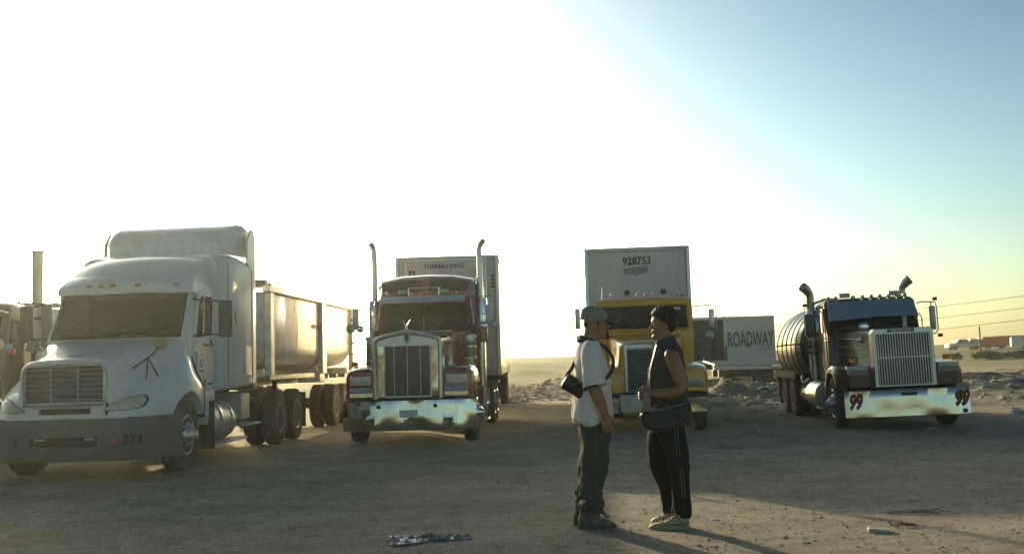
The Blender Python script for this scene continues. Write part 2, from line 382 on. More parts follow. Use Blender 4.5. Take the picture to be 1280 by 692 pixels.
# loose stones and clods: too many to count
def stones(name, n, area, size, m, seed, power=2.2):
    rs = np.random.RandomState(seed); V = []; F = []
    base = np.array([(1,0,0),(-1,0,0),(0,1,0),(0,-1,0),(0,0,1),(0,0,-.5),(.7,.7,.5),(-.7,.6,.45),(.6,-.7,.4),(-.65,-.65,.5)])
    from mathutils.geometry import convex_hull_2d
    bm = bmesh.new(); vs = [bm.verts.new(p) for p in base]; bmesh.ops.convex_hull(bm, input=vs); bm.verts.ensure_lookup_table()
    bv = np.array([v.co[:] for v in bm.verts]); bf = [[v.index for v in f.verts] for f in bm.faces]; bm.free()
    xs, ys = area(rs, n); s = size[0] + (size[1]-size[0])*rs.rand(n)**power*1.0
    zs = ground_z(xs, ys)
    for i in range(n):
        a = rs.rand()*2*PI; c, d = math.cos(a), math.sin(a)
        q = bv*(s[i]*np.array([rs.uniform(.7,1.4), rs.uniform(.6,1.1), rs.uniform(.35,.8)])) * rs.uniform(.75,1.25,(len(bv),1))
        q = np.stack([q[:,0]*c-q[:,1]*d+xs[i], q[:,0]*d+q[:,1]*c+ys[i], q[:,2]+zs[i]], -1)
        k = i*len(bv); V.append(q); F += [[j+k for j in f] for f in bf]
    me = bpy.data.meshes.new(name); me.from_pydata(np.concatenate(V).tolist(), [], F)
    return obj(name, me, m, kind='stuff')
stone_m = mat('pale_stone', (.46,.41,.32), .9, var=.35, vscale=1.5)
stone_d = mat('dark_clod', (.26,.225,.17), .95, var=.35, vscale=1.5)
def near_area(rs, n):
    y = 5.5 + 26*rs.rand(n)**1.7; return (rs.rand(n)*2-1)*(y*.56+.6), y
tag(stones('gravel', 15000, near_area, (.003,.018), stone_m, 1, 3.0), 'loose pebbles and clods scattered over the packed dirt lot', 'gravel')
tag(stones('dirt_clods', 8000, near_area, (.003,.019), stone_d, 2, 3.0), 'dark crumbs of soil lying on the dirt lot in the foreground', 'dirt')
def mound_area(rs, n):
    k = rs.randint(0, 4, n); cx = np.array([3.6, 8.4, -.6, 16.5])[k]; cy = np.array([46, 36, 43, 34])[k]; sx = np.array([2.5,1.9,1.8,5.])[k]; sy = np.array([2.6,1.6,2,4.5])[k]
    return cx+sx*rs.randn(n), cy-1+sy*rs.randn(n)
tag(stones('rubble', 4200, mound_area, (.015,.17), stone_m, 5, 4.0), 'broken stones and rubble spread over the dirt heaps behind the lot', 'rubble')
# ================================================================ pieces the trucks share
_wc = {}
def wheel(parent, x, y, r, out, kind, rim_m, label=None):
    """x = outer face of the tyre; out = +1 when that face looks towards +x"""
    key = (kind, out, round(r, 3))
    if key not in _wc:
        w_ = .27 if kind != 'dual' else .62
        def tyre_prof(a, b):
            L = [(r*.55, a+.02), (r*.62, a+.005), (r*.82, a-.002), (r*.95, a+.012), (r*.985, a+.028)]
            n = 4; step = (b-a-.08)/n
            for k in range(n):
                q = a+.04+k*step; L += [(r, q), (r, q+step-.016), (r-.014, q+step-.013), (r-.014, q+step-.003)]
            L = L[:-2]
            return L + [(r*.985, b-.028), (r*.95, b-.012), (r*.82, b+.002), (r*.62, b-.005), (r*.55, b-.02)]
        g = G()
        rngs = [(-.27, 0)] if kind != 'dual' else [(-.27, 0), (-.62, -.35)]
        for a, b in rngs:
            prof = tyre_prof(a, b); seg = 72; secs = []
            for rr, h in prof:
                L = []
                for k in range(seg):
                    lug = (-.011 if (k % 2 and rr > r*.975) else 0)
                    an = 2*PI*k/seg; q = rr+lug; L.append((h*out, q*math.cos(an), q*math.sin(an)))
                secs.append(L)
            g.loft(secs, cap=False)
            g.lathe([(r*.55, (a+.02)*out), (r*.55, (b-.02)*out)], seg=36)
        tm = g.mesh('tyre', 30)
        rg = G(); seg = 40; ri = r*.56
        if kind == 'front': prof = [(ri, -.012), (ri-.012, -.002), (ri-.03, -.01), (ri-.05, -.07), (.215, -.055), (.175, .0), (.155, .028), (.10, .035)]
        else: prof = [(ri, -.012), (ri-.012, -.002), (ri-.03, -.012), (ri-.045, -.16), (.215, -.17), (.175, -.16), (.155, -.15), (.10, -.15)]
        V = []; F = []
        for i, (rr, h) in enumerate(prof):
            for k in range(seg):
                a = 2*PI*k/seg; V.append((h*out, rr*math.cos(a), rr*math.sin(a)))
        for i in range(len(prof)-1):
            for k in range(seg):
                if i == 4 and k % 4 in (0, 1): continue          # the hand holes
                F.append([i*seg+k, i*seg+(k+1) % seg, (i+1)*seg+(k+1) % seg, (i+1)*seg+k])
        rg.add(V, F)
        rm = rg.mesh('rim', 30)
        hg = G(); h0 = .03 if kind == 'front' else -.15
        hg.lathe([(.11, h0*out), (.105, (h0+.03)*out), (.07, (h0+.07)*out), (.055, (h0+.10)*out), (.03, (h0+.11)*out), (.001, (h0+.112)*out)], seg=20)
        for k in range(10):
            a = 2*PI*k/10+.15; hg.lathe([(.017, (h0-.02)*out), (.017, (h0+.025)*out), (.008, (h0+.04)*out)], (0, .143*math.cos(a), .143*math.sin(a)), 'X', 6)
        hm = hg.mesh('hub', 30)
        bg_ = G(); bg_.cyl(((-.26 if kind == 'front' else -.6)*out, 0, 0), ri-.03, (.12 if kind == 'front' else .36)*out, 'X', 20); bm_ = bg_.mesh('brake_drum')
        _wc[key] = (tm, rm, hm, bm_)
    tm, rm, hm, bm_ = _wc[key]
    def o_(n, me, m, p):
        if not me.materials: me.materials.append(m)
        o = bpy.data.objects.new(n, me); C.objects.link(o); o.parent = p
        if me.materials[0] != m: o.material_slots[0].link = 'OBJECT'; o.material_slots[0].material = m
        return o
    t = o_('wheel', tm, rubber, parent); t.location = (x, y, r)
    o_('rim', rm, rim_m, t); o_('hub', hm, rim_m, t); o_('brake_drum', bm_, frame_m, t)
    if label: t['label'] = label
    return t
def mirror_flat(parent, x, y, z0, z1, w_, m, name='side_mirror'):
    g = G(); g.box(x-w_/2, x+w_/2, y, y+.09, z0, z1, .03)
    o = obj(name, g, m, parent); return o
def disc_mirror(parent, x, y, z, r, m=chrome, d=.05, name='round_mirror'):
    g = G(); g.lathe([(.001, -.03), (r*.5, -.026), (r*.85, -.012), (r, .004), (r*.92, .02), (r*.4, d)], (x, y, z), 'Y', 24)
    return obj(name, g, m, parent)
def rods(parent, segs, r, m, name='mirror_arm'):
    for p in segs: o = obj(name, G().tube(p, r, 6), m, parent)
    return o
def lamp_box(parent, x0, x1, y, z0, z1, m_lens, m_case, name='headlight', split=True, d=.08):
    g = G(); g.box(x0, x1, y, y+d, z0, z1, .012); h = obj(name, g, m_case, parent)
    b = .018; n = 2 if split else 1; w_ = (x1-x0-b*(n+1))/n
    for k in range(n):
        a = x0+b+k*(w_+b); q = G(); q.patch((a, y-.004, z0+b), (a+w_, y-.004, z0+b), (a+w_, y-.004, z1-b), (a, y-.004, z1-b), 6, 4, .012, .012, side=.004)
        obj('lens', q, m_lens, h)
    return h
def marker(parent, x, y, z, m, w_=.10, h=.045, name='marker_light'):
    g = G(); g.box(x-w_/2, x+w_/2, y-.02, y+.02, z-h/2, z+h/2, .012); return obj(name, g, m, parent)
def bullet(parent, x, y, z, m, r=.045, name='marker_light'):
    g = G(); g.lathe([(.001, -.05), (r*.6, -.045), (r*.95, -.025), (r, 0), (r*.8, .08), (r*.3, .15)], (x, y, z), 'Y', 14); g.box(x-.012, x+.012, y+.0, y+.06, z-r-.03, z-r+.01)
    return obj(name, g, m, parent)
def frame(parent, y0, y1, z=.78, w_=.43, m=frame_m):
    g = G()
    for s in (-1, 1): g.box(s*w_-.04, s*w_+.04, y0, y1, z, z+.26)
    k = y0+.4
    while k < y1: g.box(-w_+.04, w_-.04, k, k+.1, z+.03, z+.2); k += 1.1
    return obj('chassis_frame', g, m, parent)
def axle(parent, y, r, hw):
    g = G(); g.tube([(-hw, y, r), (hw, y, r)], .07, 10); g.ball((0, y, r), .2, .2, .2, 12)
    for s in (-1, 1): g.box(s*.43-.045, s*.43+.045, y-.55, y+.55, r+.1, r+.2)
    return obj('axle', g, frame_m, parent)
def letterbox_plan(yf, w_, yb, bow, p=2.4, n=15, rc=.10):
    """plan outline of a cab: bowed front, straight sides and back"""
    L = []
    for i in range(n):
        x = -w_ + 2*w_*i/(n-1); L.append((x, yf + bow*abs(x/w_)**p))
    return L + [(w_, yf+bow+.25), (w_, yb-.05), (w_-.05, yb), (-w_+.05, yb), (-w_, yb-.05), (-w_, yf+bow+.25)]
def plan_loft(levels, bow_default=.25):
    g = G(); secs = []
    for z, yf, w_, yb, bow in levels: secs.append([(x, y, z) for x, y in letterbox_plan(yf, w_, yb, bow)])
    return g.loft(secs)
def arc_glass(z0, yf0, w0, z1, yf1, w1, bow, hw0, hw1, off=.012, n=16, th=.012):
    """windscreen following the bowed front of the cab between two levels"""
    g = G(); V = []; F = []
    for t in (0, th):
        for j in range(5):
            v = j/4
            for i in range(n+1):
                u = -1+2*i/n; x = u*(hw0*(1-v)+hw1*v); W_ = w0*(1-v)+w1*v
                V.append((x, yf0*(1-v)+yf1*v + bow*abs(x/W_)**2.4 - off + t, z0*(1-v)+z1*v))
    m_ = 5*(n+1)
    for j in range(4):
        for i in range(n):
            q = [j*(n+1)+i, j*(n+1)+i+1, (j+1)*(n+1)+i+1, (j+1)*(n+1)+i]; F += [q, [k+m_ for k in q[::-1]]]
    rim = list(range(n+1)) + [j*(n+1)+n for j in range(1,5)] + [4*(n+1)+i for i in range(n-1,-1,-1)] + [j*(n+1) for j in (3,2,1)]
    for i in range(len(rim)): a, b = rim[i], rim[(i+1) % len(rim)]; F.append([b, a, a+m_, b+m_])
    return g.add(V, F)
def side_pane(parent, x, pts, m, th=.01, name='side_window', border=.03):
    """flat pane on the cab side with a rubber edge; pts (y,z)"""
    s = 1 if x > 0 else -1
    cy = sum(p[0] for p in pts)/len(pts); cz = sum(p[1] for p in pts)/len(pts)
    big = [(cy+(p[0]-cy)*(1+border*2.2), cz+(p[1]-cz)*(1+border*2.2)) for p in pts]
    g = G(); g.prism(big, x, x+s*.008); fr = obj('window_seal', g, seal, parent)
    g = G(); g.prism(pts, x+s*.004, x+s*.014); return obj(name, g, m, parent)
def mudflap(parent, x, y, z0, z1, w_=.6):
    g = G(); g.box(x-w_/2, x+w_/2, y, y+.012, z0, z1); return obj('mud_flap', g, plastic, parent)
def wiper(parent, p, q, r=.012):
    g = G(); g.tube([p, q], .007, 5); v = (Vector(q)-Vector(p)); d = Vector((v.z, 0, -v.x)).normalized()
    g.tube([Vector(q)-d*.0-v*.45+Vector((0,-.012,0)), Vector(q)+v*.35+Vector((0,-.004,0))], .01, 5); return obj('wiper', g, black, parent)

def cabin(parent, y0, z0, ztop, hw=.45, flip=1):
    """dashboard, steering wheel and two seats behind a windscreen"""
    g = G(); g.box(-.9, .9, y0, y0+.34, z0-.06, z0+.05, .03); obj('dashboard', g, black, parent)
    for s, m in ((-1, seat_m if flip > 1 else seat_g), (1, seat_g)):
        g = G(); g.box(s*hw-.24, s*hw+.24, y0+.62, y0+.76, z0-.02, z0+.38, .05); g.box(s*hw-.12, s*hw+.12, y0+.62, y0+.72, z0+.385, z0+.52, .03); obj('seat', g, m, parent)
    g = G(); P = [(hw+.20*math.cos(a), y0+.30-.10*math.sin(a), z0+.13+.13*math.sin(a)) for a in [2*PI*k/24 for k in range(25)]]; g.tube(P, .014, 6); g.tube([P[0], P[12]], .012, 6)
    obj('steering_wheel', g, black, parent)
# ================================================================ white sleeper-cab tractor, front left
T = thing('sleeper_truck', 'dusty white sleeper-cab semi truck with grey bumper marked 373, nearest on the left', 'truck', (-6.07, 14.05, -.05), R(-2.2), 'semi trucks parked in a row')
st = [(.02, [(0,1.60),(.3,1.60),(.5,1.57),(.585,1.49),(.60,1.30),(.62,1.12),(.70,1.0),(.74,.9),(.74,.84)]),
      (.10, [(0,1.645),(.31,1.64),(.53,1.61),(.63,1.52),(.65,1.31),(.70,1.15),(.82,1.03),(.87,.92),(.88,.84)]),
      (.30, [(0,1.685),(.33,1.675),(.56,1.63),(.65,1.52),(.70,1.36),(.84,1.21),(1.0,1.08),(1.05,.94),(1.06,.84)]),
      (.65, [(0,1.755),(.35,1.745),(.58,1.70),(.69,1.58),(.77,1.44),(.95,1.325),(1.13,1.18),(1.19,.98),(1.2,.84)]),
      (1.1, [(0,1.86),(.4,1.85),(.72,1.81),(.86,1.70),(.96,1.55),(1.12,1.43),(1.26,1.24),(1.29,1.0),(1.29,.80)]),
      (1.5, [(0,1.955),(.45,1.945),(.88,1.91),(1.03,1.8),(1.10,1.62),(1.2,1.44),(1.28,1.24),(1.29,1.0),(1.29,.76)]),
      (1.9, [(0,1.975),(.45,1.97),(.92,1.94),(1.05,1.86),(1.09,1.65),(1.15,1.42),(1.26,1.22),(1.285,1.0),(1.285,.76)])]
half = [catmull(s[1], 3) for s in st]
cols = []
for j in range(len(half[0])):
    cols.append(catmull([(half[i][j][0], st[i][0], half[i][j][1]) for i in range(len(st))], 5))
secs = []
for i in range(len(cols[0])):
    rr = [tuple(c[i]) for c in cols]
    secs.append([(-x, y, z) for x, y, z in rr[::-1]] + rr[1:])
hood = G(); hood.loft(secs)
arch = [G().cyl((s*.78, 1.27, .52), .63, s*.8, 'X', 40) for s in (-1, 1)]
rec = G().box(-.36, .56-.2, -.1, .10, .90, .985); 
gr = G().box(-.545, .545, -.1, .075, 1.06, 1.545)
obj('hood', cut(hood, arch + [gr, rec]), white, T)
g = G(); g.box(-.54, .54, .06, .072, 1.065, 1.54); gp = obj('grille', g, black, T)
for k in range(7):
    g = G(); z = 1.10+k*.068; g.patch((-.54, -.005, z-.006), (.54, -.005, z-.006), (.54, .0, z+.005), (-.54, .0, z+.005), 8, 1, .012, .012); obj('grille_bar', g, dull, gp)
g = G()
for s in (-1, 1): g.box(s*.185-.007, s*.185+.007, .01, .05, 1.07, 1.53)
obj('grille_divider', g, dull, gp)
g = G(); g.tube([(-.56, -.01, 1.04), (-.56, -.01, 1.50), (-.50, -.005, 1.565), (.50, -.005, 1.565), (.56, -.01, 1.50), (.56, -.01, 1.04), (.50, -.02, 1.025), (-.50, -.02, 1.025), (-.56, -.01, 1.04)], .019, 8)
obj('grille_surround', g, alu, T)
g = G(); g.box(-.15, .15, -.035, -.02, 1.535, 1.575, .008); bd = obj('grille_badge', g, dull, T); text('lettering', 'FREIGHTLINER', .034, (0, -.038, 1.555), black_ink, bd)
g = G(); g.box(-.35, .35, .07, .09, .905, .98); obj('air_slot', g, black, T)
g = G(); g.box(-.07, .13, .28, .31, 1.694, 1.70); obj('hood_vent', g, black, T)
# headlights: teardrops following the skin of the fender
from mathutils.bvhtree import BVHTree
hood_o = [c for c in T.children if c.name.startswith('hood') and c.type == 'MESH' and c.name[:5] != 'hood_'][0]
bv = BVHTree.FromPolygons([v.co for v in hood_o.data.vertices], [p.vertices[:] for p in hood_o.data.polygons])
def skin_y(x, z):
    h = bv.ray_cast(Vector((x, -1, z)), Vector((0, 1, 0)))[0]
    return h.y if h else .3
def on_skin(poly, s, off, th, cx, cz, sc, rings=4):
    secs = [[(s*(cx+(x-cx)*sc), skin_y(s*(cx+(x-cx)*sc), cz+(z-cz)*sc)+th, cz+(z-cz)*sc) for x, z in poly]]
    for k in range(rings+1):
        q = sc*(1-k/rings*.96); up = off*(1+.6*(1-(1-k/rings)**2))
        secs.append([(s*(cx+(x-cx)*q), skin_y(s*(cx+(x-cx)*q), cz+(z-cz)*q)-up, cz+(z-cz)*q) for x, z in poly])
    return G().loft(secs)
hl_poly = [p[:2] for p in catmull([(.56, .955, 0), (.62, 1.005, 0), (.72, 1.065, 0), (.84, 1.115, 0), (.95, 1.125, 0), (1.0, 1.09, 0), (1.0, 1.03, 0), (.96, .975, 0), (.84, .955, 0), (.68, .945, 0)], 3)]
for s in (-1, 1):
    h = obj('headlight', on_skin(hl_poly, s, .010, .03, .80, 1.035, 1.14), plastic, T); obj('lens', on_skin(hl_poly, s, .024, .03, .80, 1.035, 1.03), lens_y, h)
g = on_skin([(.575, 1.05), (.60, 1.055), (.615, .98), (.60, .90), (.575, .875), (.555, .89), (.565, .97)], 1, .004, .02, .585, .97, 1.0, 2); obj('cracked_gap', g, black, T)
# bumper
def bump_secs(z0, z1, n=25, th=.2, rd=.07, push=0):
    S = []
    for i in range(n):
        t = -1+2*i/(n-1); x = 1.25*math.sin(t*PI/2*.995)*1.0; ax = abs(x)/1.25
        y = -.02 + .11*ax**2 + (.75*max(0, (ax-.86)/.14)**1.2 if ax > .86 else 0)
        nx = 0 if ax < .9 else (ax-.9)/.1*.06
        S.append([(x, y+th, z0), (x, y+rd*.6, z0), (x, y, z0+rd), (x, y+.0, z1-rd), (x, y+rd*.6, z1), (x, y+th, z1)])
    return S
bp = G().loft(bump_secs(.27, .85)); holes = [G().box(-.46, .46, -.2, .14, .46, .60, .02)] + [G().cyl((s*.64, -.2, .53), .055, .5, 'Y', 20) for s in (-1,)]
b = obj('bumper', cut(bp, holes), bump_grey, T)
g = G(); g.box(-.5, .5, .13, .15, .44, .62); obj('bumper_intake', g, black, b)
g = G()
for s in (-1, 1): g.box(s*.34-.07, s*.34+.07, .03, .05, .555, .58)
obj('tow_slot', g, dull, b)
g = G(); g.cyl((-.64, .07, .53), .05, .03, 'Y', 18); obj('fog_light', g, lens_dim, b)
g = G(); g.cyl((.70, -.0, .54), .03, .05, 'Y', 14); obj('tow_cap', g, red_l, b)
tm = text('number_lettering', '373', .17, (.93, 0, .545), black_ink, b, rot=(PI/2, 0, 0), bold=.009, sx=1.05)
for v in tm.data.vertices:                                     # wrap the print round the bumper's corner
    ax = abs(v.co.x)/1.25; v.co.y += -.026 + .11*ax**2 + (.75*max(0, (ax-.86)/.14)**1.2 if ax > .86 else 0)
# cab, raised roof, sleeper
lv = [(.98, 1.75, 1.10, 2.95, .1), (1.6, 1.7, 1.10, 2.95, .1), (1.93, 1.50, 1.09, 2.95, .22), (1.965, 1.50, 1.08, 2.95, .22), (2.64, 1.86, 1.02, 2.95, .22),
      (2.655, 1.74, 1.06, 2.95, .24), (2.78, 1.78, 1.06, 2.95, .25), (2.90, 1.92, 1.02, 2.95, .28), (2.945, 2.03, 1.0, 2.96, .30), (2.99, 2.10, .99, 2.98, .30), (3.12, 2.26, .97, 3.0, .34),
      (3.24, 2.50, .94, 3.3, .38), (3.32, 2.80, .9, 3.5, .4), (3.36, 3.1, .8, 3.8, .4)]
obj('cab', cut(plan_loft(lv), [G().box(-.94, .94, 1.2, 2.85, 2.0, 2.62), G().prism([(1.5, 2.61), (2.85, 2.61), (2.85, 2.0), (1.5, 2.0)], -1.3, 1.3) if False else G().box(-1.3, 1.3, 2.30, 2.70, 2.08, 2.56)]), white, T)
g = G(); g.box(-.99, .99, 2.845, 2.86, 1.95, 2.63); obj('cab_back_lining', g, interior, T)
cabin(T, 1.78, 2.0, 2.6, .45, 2)
ws = obj('windshield', arc_glass(1.985, 1.51, 1.08, 2.635, 1.855, 1.02, .22, .975, .955), wind_m, T)
g = G(); P = [(x, 1.475+.22*abs(x/1.08)**2.4, 1.975) for x in np.linspace(-1.0, 1.0, 21)]; g.tube(P, .014, 6)
P = [(x, 1.83+.22*abs(x/1.02)**2.4, 2.645) for x in np.linspace(-.97, .97, 21)]; g.tube(P, .014, 6)
for s in (-1, 1): g.tube([(s*.985, 1.475+.22*abs(.985/1.08)**2.4, 1.98), (s*.965, 1.83+.22*abs(.965/1.02)**2.4, 2.64)], .014, 6)
obj('window_seal', g, seal, T, kind='stuff')
g = G(); g.loft([[(p[0]*1.006, yy, 1.3+(p[2]-1.3)*1.006) for p in secs[-3]] for yy in (1.835, 1.85)]); obj('hood_seam', g, black, T)
for s in (-1, 1): wiper(T, (s*.15, 1.50, 1.99), (s*.5, 1.56, 2.12))
def rr_loop(y, w_, z0, z1, r, n=6):
    L = []
    for cx, cz, a in ((w_-r, z0+r*.4, -PI/2), (w_-r, z1-r, 0), (-w_+r, z1-r, PI/2), (-w_+r, z0+r*.4, PI)):
        rz_ = r*.4 if a in (-PI/2, PI) else r
        for k in range(n+1):
            t = a + PI/2*k/n; L.append((cx+r*math.cos(t), y, cz+rz_*math.sin(t)))
    return L
sl = G(); sl.loft([rr_loop(2.96, 1.13, 1.1, 3.30, .2), rr_loop(3.1, 1.20, 1.1, 3.36, .2), rr_loop(3.6, 1.27, 1.12, 3.39, .2), rr_loop(4.45, 1.29, 1.15, 3.37, .2)])
obj('sleeper', sl, white, T)
for s in (-1, 1):
    g = G(); g.box(s*1.262, s*1.276, 3.08, 3.088, 1.2, 3.2); g.box(s*1.285, s*1.296, 4.36, 4.368, 1.2, 3.2); obj('panel_seam', g, grey_ink, T)
g = G()
for s in (-1, 1):
    for k in range(9): g.ball((s*1.296, 4.41, 1.35+k*.22), .008, seg=6)
    for k in range(6): g.ball((s*.2*k/1.0 if k else 0, 2.12, 2.985), .004, seg=6)
obj('rivet', g, dull, T, kind='stuff')
# side extender along the rear edge
g = G(); g.prism([(4.46, 1.2), (4.62, 1.24), (4.62, 3.78), (4.5, 3.93), (4.36, 3.92), (4.16, 3.70), (4.12, 3.30), (4.40, 3.16)], 1.25, 1.285); obj('side_extender', g, white, T)
g = G(); g.prism([(4.46, 1.2), (4.62, 1.24), (4.62, 3.78), (4.5, 3.93), (4.36, 3.92), (4.16, 3.70), (4.12, 3.30), (4.40, 3.16)], -1.285, -1.25); obj('side_extender', g, white, T)
# roof deflector: a curved shell standing on brackets, daylight under its front edge
def defl(y, w_, zb, zt, r):
    L = []; n = 8
    L.append((w_, y, zb))
    for k in range(n+1):
        t = PI/2*k/n; L.append((w_-r+r*math.cos(t), y, zt-r+r*math.sin(t)))
    for k in range(n+1):
        t = PI/2+PI/2*k/n; L.append((-w_+r+r*math.cos(t), y, zt-r+r*math.sin(t)))
    L.append((-w_, y, zb)); return L
D = G()
D.loft([defl(3.62, .95, 3.425, 3.62, .08), defl(3.72, 1.03, 3.425, 3.76, .18), defl(3.95, 1.10, 3.42, 3.90, .2), defl(4.2, 1.14, 3.42, 3.98, .2), defl(4.4, 1.18, 3.42, 4.03, .2), defl(4.46, 1.20, 3.42, 4.03, .2), defl(4.52, 1.24, 3.42, 3.98, .22), defl(4.60, 1.27, 3.44, 3.88, .22)])
obj('roof_deflector', D, white, T)
for x in (-.8, -.28, .30, .86):
    g = G(); g.box(x-.03, x+.03, 3.66, 3.70, 3.36, 3.52); obj('deflector_bracket', g, dull, T)
for x in (-.84, -.47, -.28, -.09, .84): 
    if x == -.84: marker(T, -.83, 1.95, 2.77, amber_d)
    else: marker(T, x, 1.75+.25*abs(x/1.06)**2.4 if x != .84 else 1.90, 2.77, amber_d)
marker(T, .30, 1.755, 2.77, amber_d)
for s in (1, -1):
    X = s*1.105
    g = G(); g.prism([(1.92, 1.12), (2.90, 1.12), (2.90, 2.62), (2.80, 2.68), (2.2, 2.68), (1.95, 2.0)], s*1.05, X); d = obj('door', g, white, T, bevel=.012)
    side_pane(d, X, [(2.05, 1.98), (2.72, 2.04), (2.76, 2.56), (2.70, 2.61), (2.28, 2.60), (2.20, 2.5)], glass)
    g = G(); g.tube([(X+s*.02, 2.30, 2.02), (X+s*.02, 2.33, 2.60)], .012, 6); obj('window_divider', g, white, d)
    g = G(); g.tube([(X, 2.35, 1.86), (X+s*.05, 2.38, 1.84), (X+s*.05, 2.66, 1.84), (X, 2.68, 1.93)], .012, 6); obj('door_handle', g, plastic, d)
    g = G(); g.box(X, X+s*.04, 1.96, 2.02, 1.46, 1.74, .01); obj('grab_handle', g, stripe, T)
    # tall mirror
    m_ = mirror_flat(T, s*1.56, 1.98, 1.95, 2.52, .21, plastic)
    rods(m_, [[(s*1.06, 2.0, 2.55), (s*1.54, 2.02, 2.50)], [(s*1.06, 1.95, 1.98), (s*1.54, 2.02, 2.0)]], .014, plastic)
    # tripod mirror on the fender
    hx, hy, hz = s*.91, 1.0, 1.85
    h = disc_mirror(T, hx+s*.03, hy, hz, .10, tan_back, name='fender_mirror')
    rods(h, [[(hx, hy+.03, hz), (hx-s*.03, .93, hz-.13), (hx-s*.08, .82, hz-.20)], [(hx-s*.08, .82, hz-.2), (s*.70, .56, 1.49)], [(hx-s*.08, .82, hz-.2), (s*.89, .60, 1.35)], [(hx-s*.08, .82, hz-.2), (s*1.0, .76, 1.38)]], .012, plastic)
    # sleeper panel lines, vent, logo on the near side
    g = G(); g.box(s*1.275, s*1.30, 3.95, 4.30, 1.35, 1.85, .008); obj('luggage_door', g, white, T, bevel=.006)
    g = G(); g.box(s*1.255, s*1.272, 3.5, 3.54, 2.2, 2.42); obj('vent', g, plastic, T)
    # fuel tank with straps and step, battery box
    g = G(); g.lathe([(.02,0),(.30,.01),(.335,.04),(.335,1.06),(.30,1.09),(.02,1.10)], (s*.96, 2.35, .63), 'Y', 28); tk = obj('fuel_tank', g, dull, T)
    for yy in (2.7, 3.2):
        g = G(); g.lathe([(.343,0),(.352,.01),(.352,.06),(.343,.07)], (s*.96, yy, .63), 'Y', 28, cap=False); obj('tank_strap', g, alu, tk)
    g = G(); g.box(s*1.12, s*1.40, 2.15, 3.7, .30, .335, .01); obj('step', g, dull, T)
    g = G(); g.box(s*1.12, s*1.36, 2.08, 2.12, .25, .98, .01); obj('fender_flap', g, plastic, T)
    g = G(); g.box(s*.8, s*1.32, 3.62, 4.10, .62, 1.05, .02); obj('battery_box', g, dull, T)
    g = G(); g.box(s*.8, s*1.42, 3.62, 4.45, .50, .54, .01); obj('step', g, dull, T)
    # fender trailing piece behind the tyre
    g = G(); g.prism([(1.84, 1.12), (2.08, 1.12), (2.12, .78), (1.99, .62), (1.90, .78), (1.86, .95)], s*1.10, s*1.285); obj('fender_rear', g, white, T, bevel=.01)
    wheel(T, s*1.245, 1.27, .52, s, 'front', alu)
    for yy in (6.35, 7.68): wheel(T, s*1.27, yy, .52, s, 'dual', dull)
    mudflap(T, s*.97, 8.35, .22, .95)
    g = G(); g.lathe([(.56,0),(.56,.62)], (s*.63, 6.35, .56), 'X', 18, R(200), R(340)) if False else None
g = G()
g.prism([(2.95-.8, 1.56), (3.05-.8, 1.63), (3.15-.8, 1.56), (3.05-.8, 1.49)], 1.106, 1.112); lg = obj('door_emblem', g, red_print, T)
g = G(); g.prism([(2.19, 1.56), (2.25, 1.605), (2.31, 1.56), (2.25, 1.515)], 1.111, 1.115); obj('emblem_centre', g, white, lg)
g = G(); g.box(1.106, 1.110, 2.17, 2.34, 1.43, 1.455); obj('faded_lettering', g, grey_ink, lg)
g = G(); g.box(1.106, 1.112, 2.38, 2.43, 1.18, 1.32); obj('permit_sticker', g, red_print, T)
g = G(); g.box(1.106, 1.110, 2.52, 2.80, 1.225, 1.25); obj('faded_lettering', g, grey_ink, T)
frame(T, .6, 8.4); axle(T, 1.27, .5, 1.0); axle(T, 6.35, .52, 1.0); axle(T, 7.68, .52, 1.0)
g = G(); g.lathe([(.55,0),(.55,.1)], (0, 6.9, 1.06), 'Z', 24); obj('fifth_wheel', g, frame_m, T)
g = G(); g.box(-.5, .5, .25, 1.9, .5, 1.2); obj('engine', g, black, T)
g = G(); g.box(-1.05, 1.05, 4.5, 5.9, .85, .93); obj('deck_plate', g, frame_m, T)

# ---------------------------------------------------------------- the dump trailer behind it
T = thing('dump_trailer', 'worn white bathtub dump trailer with a rusty rim behind the white sleeper truck', 'trailer', (-5.95, 19.6, -.05), R(-2.0))
hw = 1.34
def tubsec(y, w_, zt, zb, r, s=1):
    L = [(-w_, y, zt)]
    for k in range(7):
        t = PI+PI/2*k/6; L.append((-w_+r+r*math.cos(t)*1.0, y, zb+r+r*math.sin(t)))
    for k in range(7):
        t = 1.5*PI+PI/2*k/6; L.append((w_-r+r*math.cos(t), y, zb+r+r*math.sin(t)))
    return L + [(w_, y, zt)]
g = G(); g.loft([tubsec(-.35, .85, 2.86, 2.0, .3), tubsec(-.28, 1.05, 2.88, 1.75, .35), tubsec(-.1, 1.18, 2.9, 1.55, .4), tubsec(.15, 1.25, 2.92, 1.45, .45), tubsec(4.6, 1.27, 2.98, 1.42, .45)])
obj('tub', g, tub, T)
g = G(); g.loft([tubsec(5.0, 1.27, 3.0, 1.42, .45), tubsec(8.3, 1.27, 3.04, 1.5, .45)]); obj('tub', g, tub, T, label='rear section of the dump body')
for yy, ww in ((.12, .26), (4.60, .42), (8.24, .18)):
    g = G()
    for s in (-1, 1): g.box(s*1.24, s*1.36, yy, yy+ww, 1.32, 2.98, .015)
    g.box(-1.2, 1.2, yy, yy+ww, 1.30, 1.45); obj('side_post', g, tub, T)
g = G()
for s in (-1, 1): g.obox(Matrix.Translation((s*1.31, 4.2, 3.0)) @ Matrix.Rotation(R(.5),4,'X'), .14, 8.5, .14, .02)
g.box(-1.1, 1.1, -.4, -.28, 2.86, 2.98, .02); obj('top_rail', g, tub, T)
